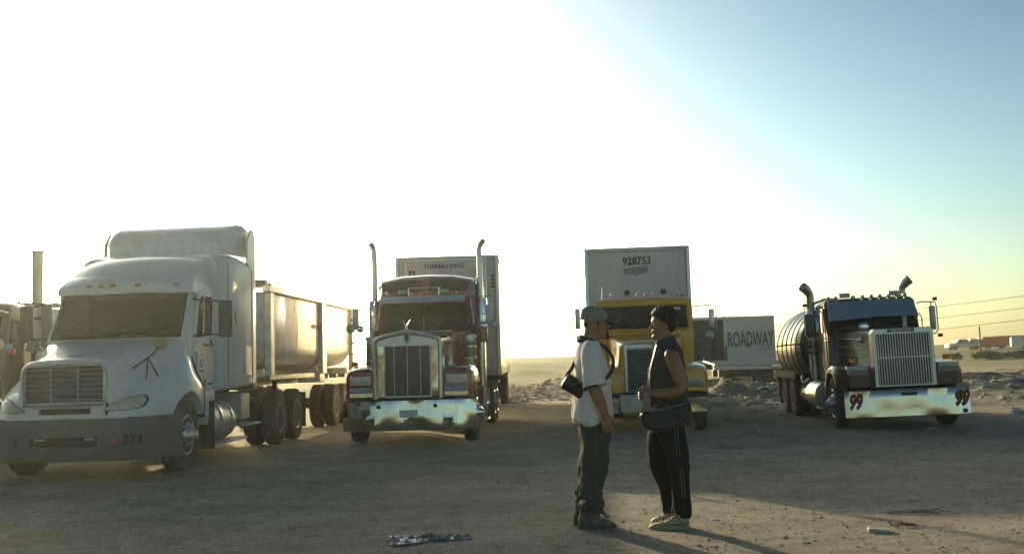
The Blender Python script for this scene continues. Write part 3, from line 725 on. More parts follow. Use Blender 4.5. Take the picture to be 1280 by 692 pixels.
g = G(); g.box(-1.2, -.1, -.1, .9, 2.98, 3.02); g.tube([(-1.2, 0, 3.10), (1.25, .3, 3.08)], .085, 10); g.box(.55, 1.3, -.05, .5, 3.0, 3.09); obj('tarp_roll', g, plastic, T)
g = G(); g.tube([(1.36, .0, 2.95), (1.40, .0, 3.24), (1.36, .1, 3.27)], .018, 6); g.tube([(1.38, 0, 3.1), (1.62, .1, 3.06)], .01, 6); obj('tarp_crank', g, frame_m, T)
for zz in (1.8, 2.1, 2.4, 2.7):
    for s in (-1, 1):
        g = G(); g.tube([(s*1.34, 8.15, zz), (s*1.45, 8.2, zz-.02)], .02, 6); obj('gate_latch', g, frame_m, T)
g = G(); g.box(1.36, 1.42, 4.3, 4.6, 2.35, 2.45, .01); obj('marker_light', g, red_l, T)
g = G()
for s in (-1, 1): g.box(s*.5, s*.62, .1, 8.3, 1.12, 1.32); g.box(s*1.1, s*1.3, .3, 4.0, 1.24, 1.34, .01)
for k in range(8): g.box(-1.2, 1.2, .6+k*1.05, .7+k*1.05, 1.2, 1.3)
obj('chassis_frame', g, dull, T)
for s in (-1, 1):
    for yy in (6.75, 7.95): wheel(T, s*1.24, yy, .52, s, 'dual', dull)
    g = G(); g.box(s*.75, s*1.28, 4.62, 5.15, 1.12, 1.38, .02); obj('fender_box', g, tub, T)
    g = G(); g.box(s*.9, s*.98, 1.9, 1.98, .35, 1.2); g.box(s*.85, s*1.05, 1.85, 2.03, .30, .34); obj('landing_leg', g, frame_m, T)
axle(T, 6.75, .52, 1.0); axle(T, 7.95, .52, 1.0)
# ================================================================ maroon long-nose tractor, second from the left
T = thing('long_nose_truck', 'maroon and chrome long-nose semi truck with tall twin exhaust stacks and curved chrome bumper', 'truck', (-1.97, 19.2, -.05), R(-2.0), 'semi trucks parked in a row')
# bumper: tall, polished, dented, ends swept back
S = []
for i in range(41):
    x = -1.24+2.48*i/40; ax = abs(x)/1.24; y = .02 + .16*ax**4
    dn = .012*math.sin(x*5.1+1)+.008*math.sin(x*11.3)
    S.append([(x, y+.03, .25), (x, y-.004+dn, .27), (x, y-.012+dn*1.2, .40), (x, y-.006-dn*.8, .55), (x, y+.006+dn, .70), (x, y+.018, .80), (x, y+.045, .825), (x, y+.07, .82), (x, y+.07, .25)])
bum = G().loft(S)
b = obj('bumper', cut(bum, [G().box(s*.72-.09, s*.72+.09, -.1, .05, .36, .48, .01) for s in (-1, 1)] + [G().box(-.085, .085, -.1, .05, .37, .44, .02)]), chrome_rip, T)
g = G()
g.box(-.85, .85, .05, .07, .33, .52); obj('bumper_backing', g, black, b)
g = G(); g.tube([(-.085, -.005, .37), (-.085, -.005, .44), (.085, -.005, .44), (.085, -.005, .37), (-.085, -.005, .37)], .012, 6); obj('tow_eye', g, chrome, b)
for s in (-.55, .50):
    g = G(); g.cyl((s, -.05, .70), .035, .08, 'Y', 16, .01); g.ball((s, -.06, .70), .02); obj('tow_pin', g, plastic, b)
g = G(); g.box(-.16, .16, -.035, -.025, .50, .63, .008); pl = obj('licence_plate', g, van_white, b)
g = G(); g.box(-1.10, 1.12, .03, .10, .826, .875); obj('bumper_gap_strip', g, black, T)
# grille shell
g = G()
out = [(-.60, .84), (-.61, 1.86), (-.56, 1.94), (-.40, 1.99), (0, 2.06), (.40, 1.99), (.56, 1.94), (.61, 1.86), (.60, .84)]
g.tube([(x, .02, z) for x, z in out], .042, 10); shell = obj('grille_shell', g, alu, T)
g = G(); g.prism([(-.58, .86), (.58, .86), (.58, 1.86), (.53, 1.92), (.38, 1.97), (0, 2.03), (-.38, 1.97), (-.53, 1.92), (-.58, 1.86)], .05, .16, 'Y'); obj('shell_plate', g, alu, shell)
g = G(); g.box(-.415, .415, .03, .049, .885, 1.80); core = obj('radiator_core', g, plastic, T)
g = G()
for k in range(46): g.box(-.41, .41, .018, .03, .893+k*.0198, .901+k*.0198)
obj('screen', g, rustm, core, kind='stuff')
for x in (-.245, -.003, .24):
    g = G(); g.box(x-.0055, x+.0055, .0, .02, .885, 1.80); obj('grille_bar', g, alu, core)
g = G(); g.box(-.43, -.415, -.005, .05, .87, 1.82); g.box(.415, .43, -.005, .05, .87, 1.82); g.box(-.43, .43, -.005, .05, 1.80, 1.835); g.box(-.43, .43, -.005, .05, .86, .885); obj('core_frame', g, alu, shell)
for s in (-1, 1):
    g = G(); g.patch((s*.44, .035, .87), (s*.56, .035, .87), (s*.56, .035, 1.80), (s*.44, .035, 1.80), 4, 12, .006, .01); obj('side_plate', g, chrome_rip, shell)
g = G(); g.prism([(-.055, 2.06), (-.06, 1.88), (0, 1.83), (.06, 1.88), (.055, 2.06), (0, 2.12)], -.03, .03, 'Y'); em = obj('badge', g, dull, T)
g = G(); g.prism([(-.035, 2.04), (-.038, 1.91), (0, 1.87), (.038, 1.91), (.035, 2.04)], -.036, -.028, 'Y'); obj('badge_face', g, red_print, em)
g = G(); g.box(-.03, .03, -.02, .04, 2.10, 2.14, .01)
for s in (-1, 1): g.tube([(0, .0, 2.13), (s*.025, -.01, 2.20), (s*.075, .02, 2.29)], [.02, .016, .006], 8)
obj('hood_ornament', g, chrome, T)
# hood
def hs(y, w_, zs, zc, zb=.9):
    return [(-w_, y, zb), (-w_, y, zs-.06), (-w_+.02, y, zs-.02), (-w_+.07, y, zs), (-w_*.5, y, zs+(zc-zs)*.7), (0, y, zc), (w_*.5, y, zs+(zc-zs)*.7), (w_-.07, y, zs), (w_-.02, y, zs-.02), (w_, y, zs-.06), (w_, y, zb)]
g = G(); g.loft([hs(.16, .585, 1.93, 2.0), hs(1.0, .62, 1.98, 2.05), hs(2.5, .70, 2.06, 2.12)]); obj('hood', g, maroon, T)
for s in (-1, 1):
    g = G(); g.tube([(s*.63, .2, 1.80), (s*.72, 2.4, 1.93)], .012, 6); obj('hood_trim', g, chrome, T)
    g = G(); g.box(s*.62, s*.70, .9, 1.4, 1.25, 1.62, .02); g.box(s*.70, s*.74, 1.05, 1.12, 1.45, 1.62); obj('hood_latch_panel', g, chrome, T)
# fenders with swept tops
def fs(y, xi, xo, z, zb):
    return [(xi, y, zb), (xi, y, z-.02), (xi+(xo-xi)*.3, y, z+.02), (xi+(xo-xi)*.7, y, z+.01), (xo-(.07 if xo > 0 else -.07), y, z-.03), (xo-(.015 if xo > 0 else -.015), y, z-.10), (xo, y, z-.22), (xo, y, zb)]
for s in (-1, 1):
    g = G(); g.loft([fs(.13, s*.62, s*1.10, 1.32, .84), fs(.17, s*.62, s*1.17, 1.37, .84), fs(.3, s*.62, s*1.20, 1.41, .83), fs(.8, s*.62, s*1.22, 1.45, .83), fs(1.3, s*.63, s*1.22, 1.43, .80), fs(1.65, s*.66, s*1.20, 1.32, .74), fs(1.95, s*.7, s*1.18, 1.08, .60)])
    f = obj('fender', cut(g, [G().cyl((s*.55, 1.05, .53), .60, s*.9, 'X', 36)]), maroon, T)
    lamp_box(f, min(s*.69, s*1.09), max(s*.69, s*1.09), .10, 1.09, 1.27, lens, chrome)
    a, b_ = sorted((s*.66, s*1.10))
    g = G(); g.box(a, b_, .105, .135, .865, .955, .008); obj('chrome_panel', g, chrome, f)
    g = G(); g.box(a, b_, .115, .135, .965, 1.05, .008); obj('blue_panel', g, blue_stripe, f)
    g = G()
    for q in (.3, .75): g.cyl((a+(b_-a)*q, .09, .90), .012, .02, 'Y', 8)
    obj('bolt', g, dull, f, kind='stuff')
    g = G(); g.box(s*1.08-.055, s*1.08+.055, .55, .62, 1.44, 1.54, .015); g.box(s*1.08-.01, s*1.08+.01, .58, .61, 1.40, 1.46); obj('turn_signal', g, amber_d, T)
    # wheel, air cleaner, stack, fuel tank
    wheel(T, s*1.21, 1.05, .51, s, 'front', chrome)
    g = G(); g.lathe([(.05,0),(.075,.02),(.075,.14),(.115,.17),(.125,.2),(.125,.62),(.13,.63),(.13,.66),(.12,.67),(.12,.72),(.145,.73),(.145,.77),(.11,.80),(.03,.82)], (s*1.0, 2.05, 1.25), 'Z', 26); ac = obj('air_cleaner', g, alu, T)
    for zz in (1.55, 1.78):
        g = G(); g.lathe([(.127,0),(.131,.005),(.131,.03),(.127,.035)], (s*1.0, 2.05, zz), 'Z', 26, cap=False); obj('clamp_band', g, chrome, ac)
    X = s*1.15
    g = G(); g.tube([(X, 3.4, .95), (X, 3.4, 2.0), (X, 3.4, 3.80), (X+s*.002-.01, 3.4, 3.92), (X+s*.02 - .0, 3.40, 4.02), (X+(.07 if s > 0 else -.045), 3.36, 4.08), (X+(.10 if s > 0 else -.07), 3.33, 4.10)], [.062]*6+[.06], 18)
    stk = obj('exhaust_stack', g, alu, T)
    g = G(); g.lathe([(.115,0),(.12,.01),(.12,.95),(.115,.96)], (X+s*.02, 3.4, 1.9), 'Z', 26); g.lathe([(.08,0),(.08,.9)], (X, 3.4, 1.0), 'Z', 20); obj('heat_shield', g, chrome, stk)
    g = G(); g.cyl((X+s*.02, 3.28, 2.2), .03, .03, 'Y', 8)
    for zz in (2.2, 2.5): g = G(); g.lathe([(.123,0),(.127,.005),(.127,.025),(.123,.03)], (X+s*.02, 3.4, zz), 'Z', 26, cap=False); obj('shield_clamp', g, alu, stk)
    g = G(); g.lathe([(.02,0),(.29,.015),(.32,.05),(.32,1.4),(.29,1.43),(.02,1.44)], (s*.93, 2.75, .62), 'Y', 30); tk = obj('fuel_tank', g, chrome, T)
    for yy in (2.95, 3.4, 3.85):
        g = G(); g.lathe([(.328,0),(.335,.01),(.335,.05),(.328,.06)], (s*.93, yy, .62), 'Y', 30, cap=False); obj('tank_strap', g, alu, tk)
    g = G(); g.box(s*1.05, s*1.35, 2.0, 2.7, .30, .34, .01); g.box(s*1.1, s*1.33, 2.05, 2.65, .62, .66, .01); g.box(s*1.05, s*1.33, 2.62, 2.68, .28, .95); g.box(s*1.05, s*1.33, 2.02, 2.06, .28, .66); obj('step', g, chrome, T)
    for yy in (6.7, 8.0): wheel(T, s*1.24, yy, .51, s, 'dual', chrome)
    mudflap(T, s*.93, 8.7, .22, .9)
# cab and raised-roof sleeper
g = G()
def cabs(y, w_, zt, zb=1.0, r=.14):
    return rr_loop(y, w_, zb, zt, r)
g.loft([[(-.93, 2.60, 1.0), (.93, 2.60, 1.0), (.93, 2.60, 2.13), (-.93, 2.60, 2.13)], [(-.93, 3.4, 1.0), (.93, 3.4, 1.0), (.93, 3.4, 2.13), (-.93, 3.4, 2.13)]])
cabs_ = G(); cabs_.loft([[(-.93, y0, 2.131), (-.93, y1, 2.74), (-.90, y2, 2.86), (-.80, y2+.02, 2.90), (.80, y2+.02, 2.90), (.90, y2, 2.86), (.93, y1, 2.74), (.93, y0, 2.131)] for y0, y1, y2 in ((2.60, 2.76, 2.84), (3.4, 3.4, 3.4))])
obj('cab', g, maroon, T); obj('cab_top', cut(cabs_, [G().box(-.85, .85, 2.3, 3.3, 2.19, 2.70)]), maroon, T); cabin(T, 2.70, 2.19, 2.7, .42)
g = G()
g.loft([[(-w_, y, zb), (-w_, y, zs-.12), (-w_+.06, y, zs), (-w_*.5, y, zc-.02), (0, y, zc), (w_*.5, y, zc-.02), (w_-.06, y, zs), (w_, y, zs-.12), (w_, y, zb)] for y, w_, zs, zc, zb in ((2.88, .95, 2.97, 3.03, 2.88), (3.0, .99, 3.10, 3.18, 2.87), (3.25, 1.04, 3.24, 3.35, 2.0), (3.45, 1.10, 3.30, 3.40, 1.0), (5.2, 1.14, 3.34, 3.42, 1.0))])
sl = obj('sleeper', g, maroon, T)
def quad_on(y0, y1, x0, x1, zb, z0t, z1t, name, m, par, d=.03):
    g = G(); g.patch((x0, y0, zb), (x1, y0, zb), (x1, y1, z1t), (x0, y1, z0t), 6, 4, .01, .012); return obj(name, g, m, par)
for s in (-1, 1): quad_on(2.845, 3.09, *( (-.88, -.1) if s < 0 else (.1, .88) ), 3.01, *((3.22, 3.28) if s < 0 else (3.28, 3.22)), 'skylight', glass, sl)
wsm = G()
for s in (-1, 1):
    a = (-.86, -.012) if s < 0 else (.012, .86)
    g = G(); g.patch((a[0], 2.592, 2.17), (a[1], 2.592, 2.17), (a[1], 2.738, 2.72), (a[0], 2.738, 2.72), 8, 5, .008, .012); obj('windshield', g, wind_m, T, label='left pane' if s < 0 else 'right pane')
g = G(); g.tube([(-.89, 2.586, 2.15), (.89, 2.586, 2.15), (.89, 2.735, 2.74), (-.89, 2.735, 2.74), (-.89, 2.586, 2.15)], .016, 6); g.box(-.02, .02, 2.58, 2.66, 2.16, 2.45); obj('window_seal', g, maroon, T)
g = G(); g.box(-.63, .62, 2.50, 2.56, 2.125, 2.15, .008); obj('cowl_strip', g, stripe, T)
for s in (-1, 1): wiper(T, (s*.12, 2.57, 2.15), (s*.40, 2.60, 2.32))
# drop visor
g = G(); g.patch((-.90, 2.36, 2.735), (.90, 2.36, 2.735), (.86, 2.68, 2.90), (-.86, 2.68, 2.90), 16, 6, .10, .012, side=.02); obj('visor', g, alu, T)
for s in (-1, 1): rods(T, [[(s*.88, 2.42, 2.75), (s*.98, 2.62, 2.2)], [(s*.88, 2.42, 2.75), (s*.92, 2.66, 2.45)]], .011, chrome, 'visor_bracket')
for x in (-.77, -.26, -.06, .15, .69): bullet(T, x, 2.74, 2.955, amber, .045)
for s in (-1, 1):
    g = G(); g.box(s*.44-.10, s*.44+.10, 2.72, 2.84, 2.94, 3.04, .015); sp = obj('spotlight', g, chrome, T)
    g = G(); g.box(s*.44-.085, s*.44+.085, 2.712, 2.722, 2.952, 3.028, .01); obj('lens', g, lens_dim, sp)
g = G(); g.tube([(-.34, 2.74, 3.07), (.36, 2.74, 3.07)], .014, 8); g.box(-.33, -.31, 2.73, 2.76, 2.9, 3.07); g.box(.31, .33, 2.73, 2.76, 2.9, 3.07); obj('air_horn_bar', g, chrome, T)
for s in (-1, 1):
    X = s*.935
    g = G(); g.prism([(2.72, 1.15), (3.38, 1.15), (3.38, 2.72), (2.86, 2.72), (2.72, 2.15)], X-s*.03, X+s*.02); d = obj('door', g, maroon, T, bevel=.01)
    side_pane(d, X+s*.02, [(2.84, 2.12), (3.28, 2.12), (3.28, 2.60), (2.96, 2.60)], glass)
    # mirrors: tall one in a tube frame, two round ones beneath
    xm = s*1.39
    m_ = mirror_flat(T, xm, 2.35, 2.20, 2.66, .14, dull)
    rods(m_, [[(s*.93, 2.62, 2.82), (s*1.0, 2.4, 2.84), (s*1.5, 2.4, 2.82), (s*1.5, 2.4, 2.72)], [(s*.93, 2.62, 2.24), (s*1.45, 2.4, 2.22)], [(s*1.0, 2.5, 2.8), (s*1.06, 2.5, 2.25), (s*.95, 2.6, 2.2)], [(xm, 2.4, 2.82), (xm, 2.4, 2.66)], [(s*1.24, 2.4, 3.0), (s*1.25, 2.4, 2.25)]], .011, chrome)
    disc_mirror(T, s*1.49, 2.34, 2.235, .095, dull); disc_mirror(T, s*1.29, 2.34, 2.22, .08, chrome)
frame(T, .4, 8.7); axle(T, 1.05, .5, .9); axle(T, 6.7, .51, 1.0); axle(T, 8.0, .51, 1.0)
g = G(); g.box(-.5, .5, .2, 2.4, .5, 1.2); obj('engine', g, black, T)
g = G(); g.lathe([(.55,0),(.55,.1)], (0, 7.35, 1.04), 'Z', 24); obj('fifth_wheel', g, frame_m, T)

# ---------------------------------------------------------------- its refrigerated box trailer
def box_trailer(T, hw, z0, z1, L, front_m, side_m, ribs=0):
    g = G(); g.box(-hw+.03, hw-.03, .05, L-.03, z0+.05, z1-.04); obj('trailer_box', g, front_m, T)
    for s in (-1, 1):
        n = int(L/1.22)
        for k in range(n):
            y = .12+k*(L-.2)/n; g = G(); g.box(s*(hw-.028), s*(hw-.012), y+.006, y+(L-.2)/n-.006, z0+.22, z1-.12); obj('side_panel', g, side_m, T)
        g = G(); g.box(s*(hw-.028), s*hw, .1, L, z1-.12, z1-.01, .01); obj('top_rail', g, side_m, T)
        g = G(); g.box(s*(hw-.028), s*(hw+.004), .1, L, z0, z0+.22, .01); obj('bottom_rail', g, dull, T)
        g = G(); g.box(s*(hw-.10), s*hw, 0, .12, z0, z1, .02); obj('corner_post', g, alu, T)
    g = G(); g.box(-hw+.1, hw-.1, -.0, .1, z1-.10, z1, .01); obj('header_rail', g, dull, T)
    g = G(); g.box(-hw+.1, hw-.1, -.0, .1, z0, z0+.14, .01); obj('sill_rail', g, dull, T)
    g = G()
    for s in (-1, 1): g.box(s*.45-.05, s*.45+.05, L-5.0, L-.2, z0-.32, z0)
    k = 0
    while k < L: g.box(-hw+.05, hw-.05, k+.1, k+.2, z0-.12, z0); k += .8
    obj('cross_members', g, frame_m, T)
    for s in (-1, 1):
        for yy in (L-3.4, L-2.1): wheel(T, s*(hw-.04), yy, .51, s, 'dual', dull)
        g = G(); g.box(s*.85, s*.95, 2.6, 2.72, .35, z0); g.box(s*.78, s*1.02, 2.52, 2.8, .22, .27); obj('landing_leg', g, frame_m, T)
    for yy in (L-3.4, L-2.1): axle(T, yy, .51, 1.0)
T = thing('refrigerated_trailer', 'tall white refrigerated box trailer behind the maroon truck with cooling unit on its nose', 'trailer', (-1.63, 26.0, -.05), R(-.5), 'box trailers hitched behind trucks')
box_trailer(T, 1.30, 1.15, 4.16, 15.2, van_white, van_side)
g = G(); g.box(-1.0, 1.0, -.42, -.01, 2.1, 4.04, .05); cu = obj('cooling_unit', g, van_white, T)
g = G(); g.box(-.86, .86, -.425, -.418, 3.62, 3.99); obj('unit_face', g, mat('unit_face_panel', (.50,.51,.52), .4, dust=.1), cu)
g = G(); g.box(-.60, .62, -.43, -.42, 3.585, 3.60); obj('trim_line', g, grey_ink, cu)
text('lettering', 'THERMO KING', .135, (-.04, -.43, 3.86), black_ink, cu, bold=.004, sx=1.1)
for s in (-1, 1):
    for i in range(2):
        for j in range(2):
            g = G(); g.box(s*.83-.085+i*.09, s*.83-.085+i*.09+.07, -.428, -.419, 3.62+j*.085, 3.62+j*.085+.065); obj('vent', g, black, cu)
for k in range(4):
    g = G(); g.box(1.10, 1.18, -.004, .002, 3.60-k*.09, 3.66-k*.09); obj('marking', g, grey_ink, T)
for k in range(6): marker(T, 1.30, .6+k*2.8, 4.08, red_l if k else amber_d, .05, .06)
# ================================================================ yellow tractor in the middle
T = thing('yellow_truck', 'ochre yellow semi truck with a slatted silver grille, standing behind the two men', 'truck', (2.65, 20.7, -.1), R(-6.0), 'semi trucks parked in a row')
def ys(y, w_, zt, zs, fw, fz, zb):
    H = [(0, zt), (w_*.5, zt-.01), (w_-.1, zt-.03), (w_, zt-.11), (w_+.02, zs), (w_+.07, fz+.02), (w_+(fw-w_)*.5, fz), (fw-.08, fz-.05), (fw, fz-.17), (fw, zb)]
    H = catmull(H, 2); return [(-x, y, z) for x, z in H[::-1]] + [(x, y, z) for x, z in H[1:]]
g = G(); g.loft([ys(.10, .50, 1.80, 1.5, 1.0, 1.22, .84), ys(.16, .54, 1.84, 1.5, 1.1, 1.29, .83), ys(.32, .57, 1.87, 1.5, 1.18, 1.34, .80), ys(.8, .62, 1.92, 1.6, 1.20, 1.40, .78), ys(1.3, .69, 1.97, 1.62, 1.20, 1.40, .78), ys(1.8, .76, 2.02, 1.62, 1.19, 1.30, .75), ys(2.25, .84, 2.07, 1.6, 1.15, 1.1, .75)])
hd = obj('hood', cut(g, [G().cyl((s*.68, 1.2, .52), .60, s*.8, 'X', 36) for s in (-1, 1)]), yellow, T)
g = G(); g.box(-.47, .47, .06, .12, .83, 1.80, .03); gs = obj('grille_surround', g, alu, T)
g = G(); g.box(-.40, .40, .05, .062, .88, 1.68); gb = obj('grille', g, black, T)
for k in range(20):
    z = .895+k*.0405; g = G(); g.patch((-.40, .03, z), (.40, .03, z), (.40, .045, z+.018), (-.40, .045, z+.018), 3, 1, 0, .01); obj('grille_bar', g, alu, gb)
g = G()
g.box(-.47, -.405, .02, .07, .83, 1.78, .015); g.box(.405, .47, .02, .07, .83, 1.78, .015); g.box(-.47, .47, .018, .07, 1.69, 1.80, .02); obj('grille_frame', g, alu, gb)
g = G(); g.box(.08, .36, .01, .02, 1.725, 1.765, .005); obj('badge', g, plastic, gb)
for s in (-1, 1):
    a, b_ = sorted((s*.70, s*1.10)); lamp_box(T, a, b_, .10, .90, 1.08, lens_dim, chrome)
    a, b_ = sorted((s*.60, s*1.14)); g = G(); g.box(a, b_, .0, .12, .42, .73, .02); obj('bumper_end', g, chrome_rip, T)
    wheel(T, s*1.18, 1.2, .51, s, 'front', dull)
    for yy in (6.2, 7.5): wheel(T, s*1.2, yy, .51, s, 'dual', dull)
    g = G(); g.lathe([(.02,0),(.29,.015),(.32,.05),(.32,1.2),(.29,1.23),(.02,1.24)], (s*.93, 2.7, .62), 'Y', 26); obj('fuel_tank', g, dull, T)
    g = G(); g.box(s*1.0, s*1.25, 2.1, 2.7, .35, .39, .01); obj('step', g, dull, T)
    xm = s*1.46
    m_ = mirror_flat(T, xm, 2.12, 2.12 if s > 0 else 2.18, 2.54 if s > 0 else 2.64, .12, alu)
    rods(m_, [[(s*1.05, 2.4, 2.62), (s*1.54, 2.16, 2.64), (s*1.56, 2.16, 2.55), (s*1.56, 2.16, 2.08), (s*1.5, 2.16, 2.02), (s*1.05, 2.3, 2.04)], [(s*1.05, 2.3, 1.74), (s*1.40, 2.16, 1.98)]], .013, alu)
    disc_mirror(T, s*1.40, 2.10, 1.97, .10, dull)
g = G(); g.box(-.59, .59, .01, .10, .44, .80, .02); obj('bumper_centre', g, dull, T)
g = G(); g.box(-1.1, 1.1, .1, .2, .73, .80); obj('bumper_gap_strip', g, black, T)
lv = [(1.0, 2.2, 1.06, 3.7, .05), (1.9, 2.2, 1.06, 3.7, .05), (2.10, 2.14, 1.06, 3.7, .12), (2.66, 2.36, 1.05, 3.7, .12), (2.70, 2.34, 1.05, 3.7, .12), (2.78, 2.36, 1.04, 3.7, .12), (2.83, 2.42, 1.0, 3.68, .12), (2.86, 2.55, .92, 3.6, .12), (2.87, 2.8, .8, 3.5, .12)]
cb = obj('cab', cut(plan_loft(lv), [G().box(-.93, .93, 1.9, 3.4, 2.18, 2.65)]), yellow, T); cabin(T, 2.38, 2.18, 2.65, .45)
obj('windshield', arc_glass(2.165, 2.155, 1.06, 2.665, 2.345, 1.05, .12, .95, .94, .02), wind_b, T)
g = G(); g.patch((-.55, 2.13, 2.11), (.95, 2.13, 2.11), (.95, 2.15, 2.14), (-.55, 2.15, 2.14), 8, 1, .02, .012); obj('cowl', g, yellow, T)
g = G(); g.box(.62, .80, 2.27, 2.28, 2.56, 2.62); obj('visor_sticker', g, van_white, T)
for s in (-1, 1): wiper(T, (s*.15, 2.13, 2.16), (s*.5, 2.17, 2.34))
for x in (-.69, -.11, .06, .24, .80): bullet(T, x, 2.6, 2.93, mat('frosted_marker_lens', (.62,.50,.42), .2, coat=1), .05)
g = G(); g.tube([(-.92, 2.6, 2.75), (-.90, 2.6, 3.12)], .01, 6); obj('antenna', g, alu, T)
for s in (-1, 1):
    g = G(); g.prism([(2.45, 1.05), (3.55, 1.05), (3.55, 2.72), (2.62, 2.72), (2.45, 2.1)], s*1.03, s*1.072); d = obj('door', g, yellow, T, bevel=.01)
    side_pane(d, s*1.072, [(2.55, 2.12), (3.4, 2.12), (3.4, 2.60), (2.72, 2.60)], glass)
frame(T, .4, 8.0); axle(T, 1.2, .5, .9); axle(T, 6.2, .51, 1.0); axle(T, 7.5, .51, 1.0)
g = G(); g.box(-.5, .5, .25, 2.2, .5, 1.0); obj('engine', g, black, T)

T = thing('box_trailer', 'leaning grey-white box trailer numbered 928753 behind the yellow truck', 'trailer', (3.17, 26.0, -.06), R(-2.0), 'box trailers hitched behind trucks', ry=R(-.35))
box_trailer(T, 1.32, 1.15, 4.26, 13.5, van_white, van_side)
text('lettering', '928753', .27, (0, .045, 3.91), black_ink, T, bold=.008, sx=.88)
g = G(); g.prism([(-.34, 3.74), (.28, 3.78), (.27, 3.62), (.08, 3.58), (0, 3.54), (-.12, 3.58), (-.33, 3.60)], .044, .052, 'Y'); obj('worn_patch', g, mat('worn_grey_patch', (.24,.25,.25), .7, var=.4, vscale=14), T)
for x in (-.27, .63):
    g = G(); g.lathe([(.001,0),(.07,.0),(.075,.02),(.075,.06)], (x, .0, 3.13), 'Y', 18); obj('hose_connector', g, plastic, T)
g = G(); g.box(.95, 1.02, .03, .05, 3.0, 3.04); g.box(1.06, 1.13, .03, .05, 3.0, 3.04); obj('sticker', g, black_ink, T)
# ================================================================ dark maroon tank truck on the right
T = thing('tank_truck', 'dark maroon tank truck with tall vertical-bar grille and chrome bumper marked 99', 'truck', (7.5, 20.0, -.1), R(-6.0), 'semi trucks parked in a row', ry=R(-1.2))
S = []
for i in range(33):
    x = -1.16+2.32*i/32; ax = abs(x)/1.16; dn = .01*math.sin(x*4.3+2)+.006*math.sin(x*9.1)
    y = 0+.05*ax**6; S.append([(x, y+.01, .26), (x, y-.012, .275), (x, y-.002+dn*.8, .45), (x, y+.010-dn*.6, .62), (x, y+.022, .77), (x, y+.04, .79), (x, y+.07, .79), (x, y+.07, .26)])
b = obj('bumper', G().loft(S), chrome_soft, T)
g = G(); g.box(-.10, .18, -.012, -.004, .665, .72, .004); obj('bumper_slot', g, black_ink, b)
for s, xx in ((-1, -.985), (1, .985)):
    t = text('number_lettering', '99', .39, (0, 0, 0), red_ink, b, bold=.020, shear=.32, sx=.62, rot=(PI/2,0,0))
    t.location = (xx, -.012, .56)
g = G(); g.lathe([(.001,0),(.04,.0),(.045,.012)], (1.05, -.012, .33), 'Y', 14); obj('reflector', g, grey_ink, b)
# grille
g = G(); g.prism([(-.57, .84), (.57, .84), (.57, 1.88), (.52, 1.95), (-.52, 1.95), (-.57, 1.88)], .0, .30, 'Y'); gs = obj('grille_surround', cut(g, [G().box(-.50, .50, -.1, .06, .87, 1.84)]), alu, T, bevel=.008)
g = G(); g.box(-.50, .50, .055, .065, .87, 1.84); gb = obj('grille', g, black, T)
for k in range(21):
    x = -.48+k*.048; g = G(); g.box(x-.0115, x+.0115, -.01, .04, .86, 1.845, .005); obj('grille_bar', g, alu, gb)
g = G(); g.box(-.50, .50, -.012, .03, 1.38, 1.405, .004); obj('cross_bar', g, alu, gb)
g = G(); g.box(-.28, .22, -.016, -.004, 1.875, 1.935, .01); bd = obj('badge', g, plastic, T); text('lettering', 'WESTERN STAR', .052, (-.03, -.018, 1.905), alu, bd, sx=1.05)
def ws_(y, w_, zt, fw, fz, zb):
    return [(-fw, y, zb), (-fw, y, fz-.14), (-fw+.04, y, fz-.03), (-fw+.12, y, fz), (-w_-.02, y, fz+.0), (-w_, y, fz+.05), (-w_, y, zt-.06), (-w_+.06, y, zt), (0, y, zt+.02), (w_-.06, y, zt), (w_, y, zt-.06), (w_, y, fz+.05), (w_+.02, y, fz), (fw-.12, y, fz), (fw-.04, y, fz-.03), (fw, y, fz-.14), (fw, y, zb)]
g = G(); g.loft([ws_(.2, .52, 1.92, 1.0, 1.18, .84), ws_(.3, .53, 1.92, 1.12, 1.22, .84), ws_(.55, .55, 1.93, 1.20, 1.26, .82), ws_(1.1, .60, 1.95, 1.20, 1.30, .80), ws_(1.6, .66, 1.96, 1.19, 1.24, .75), ws_(2.0, .72, 1.98, 1.16, .98, .6), ws_(2.3, .76, 2.0, 1.0, .96, .6)])
obj('hood', cut(g, [G().cyl((s*.62, 1.2, .52), .60, s*.8, 'X', 36) for s in (-1, 1)]), dkmaroon, T)
for s in (-1, 1):
    g = G(); g.lathe([(.60,0),(.64,.0),(.64,.03),(.60,.03)], (s*1.19, 1.2, .54), 'X', 24, R(10), R(150), cap=False); obj('fender_trim', g, alu, T)
    a, b_ = sorted((s*.66, s*1.05)); lamp_box(T, a, b_, .16, 1.08, 1.26, lens_dim, chrome, split=False, d=.2)
    g = G(); g.box(s*.88-.06, s*.88+.06, .34, .40, 1.31, 1.41, .015); obj('turn_signal', g, amber, T)
    wheel(T, s*1.17, 1.2, .51, s, 'front', alu)
    for yy in (6.1, 7.4): wheel(T, s*1.2, yy, .51, s, 'dual', dull)
    for k in range(3):
        g = G(); z = 1.80-k*.17; p = [(s*(.615+.0*k), .7, z-.03), (s*.68, 1.4, z-.0), (s*.765, 2.28, z+.03)]; g.tube(p, .008, 5); obj('pinstripe', g, stripe, T)
    g = G(); g.lathe([(.02,0),(.28,.015),(.31,.05),(.31,1.3),(.28,1.33),(.02,1.34)], (s*.93, 2.7, .62), 'Y', 26); obj('fuel_tank', g, alu, T)
    g = G(); g.box(s*.95, s*1.25, 2.05, 2.65, .35, .39, .01); g.tube([(s*1.2, 2.1, .39), (s*1.2, 2.1, .80), (s*1.05, 2.1, .95)], .018, 6); obj('step', g, dull, T)
    mudflap(T, s*.93, 8.05, .25, .95)
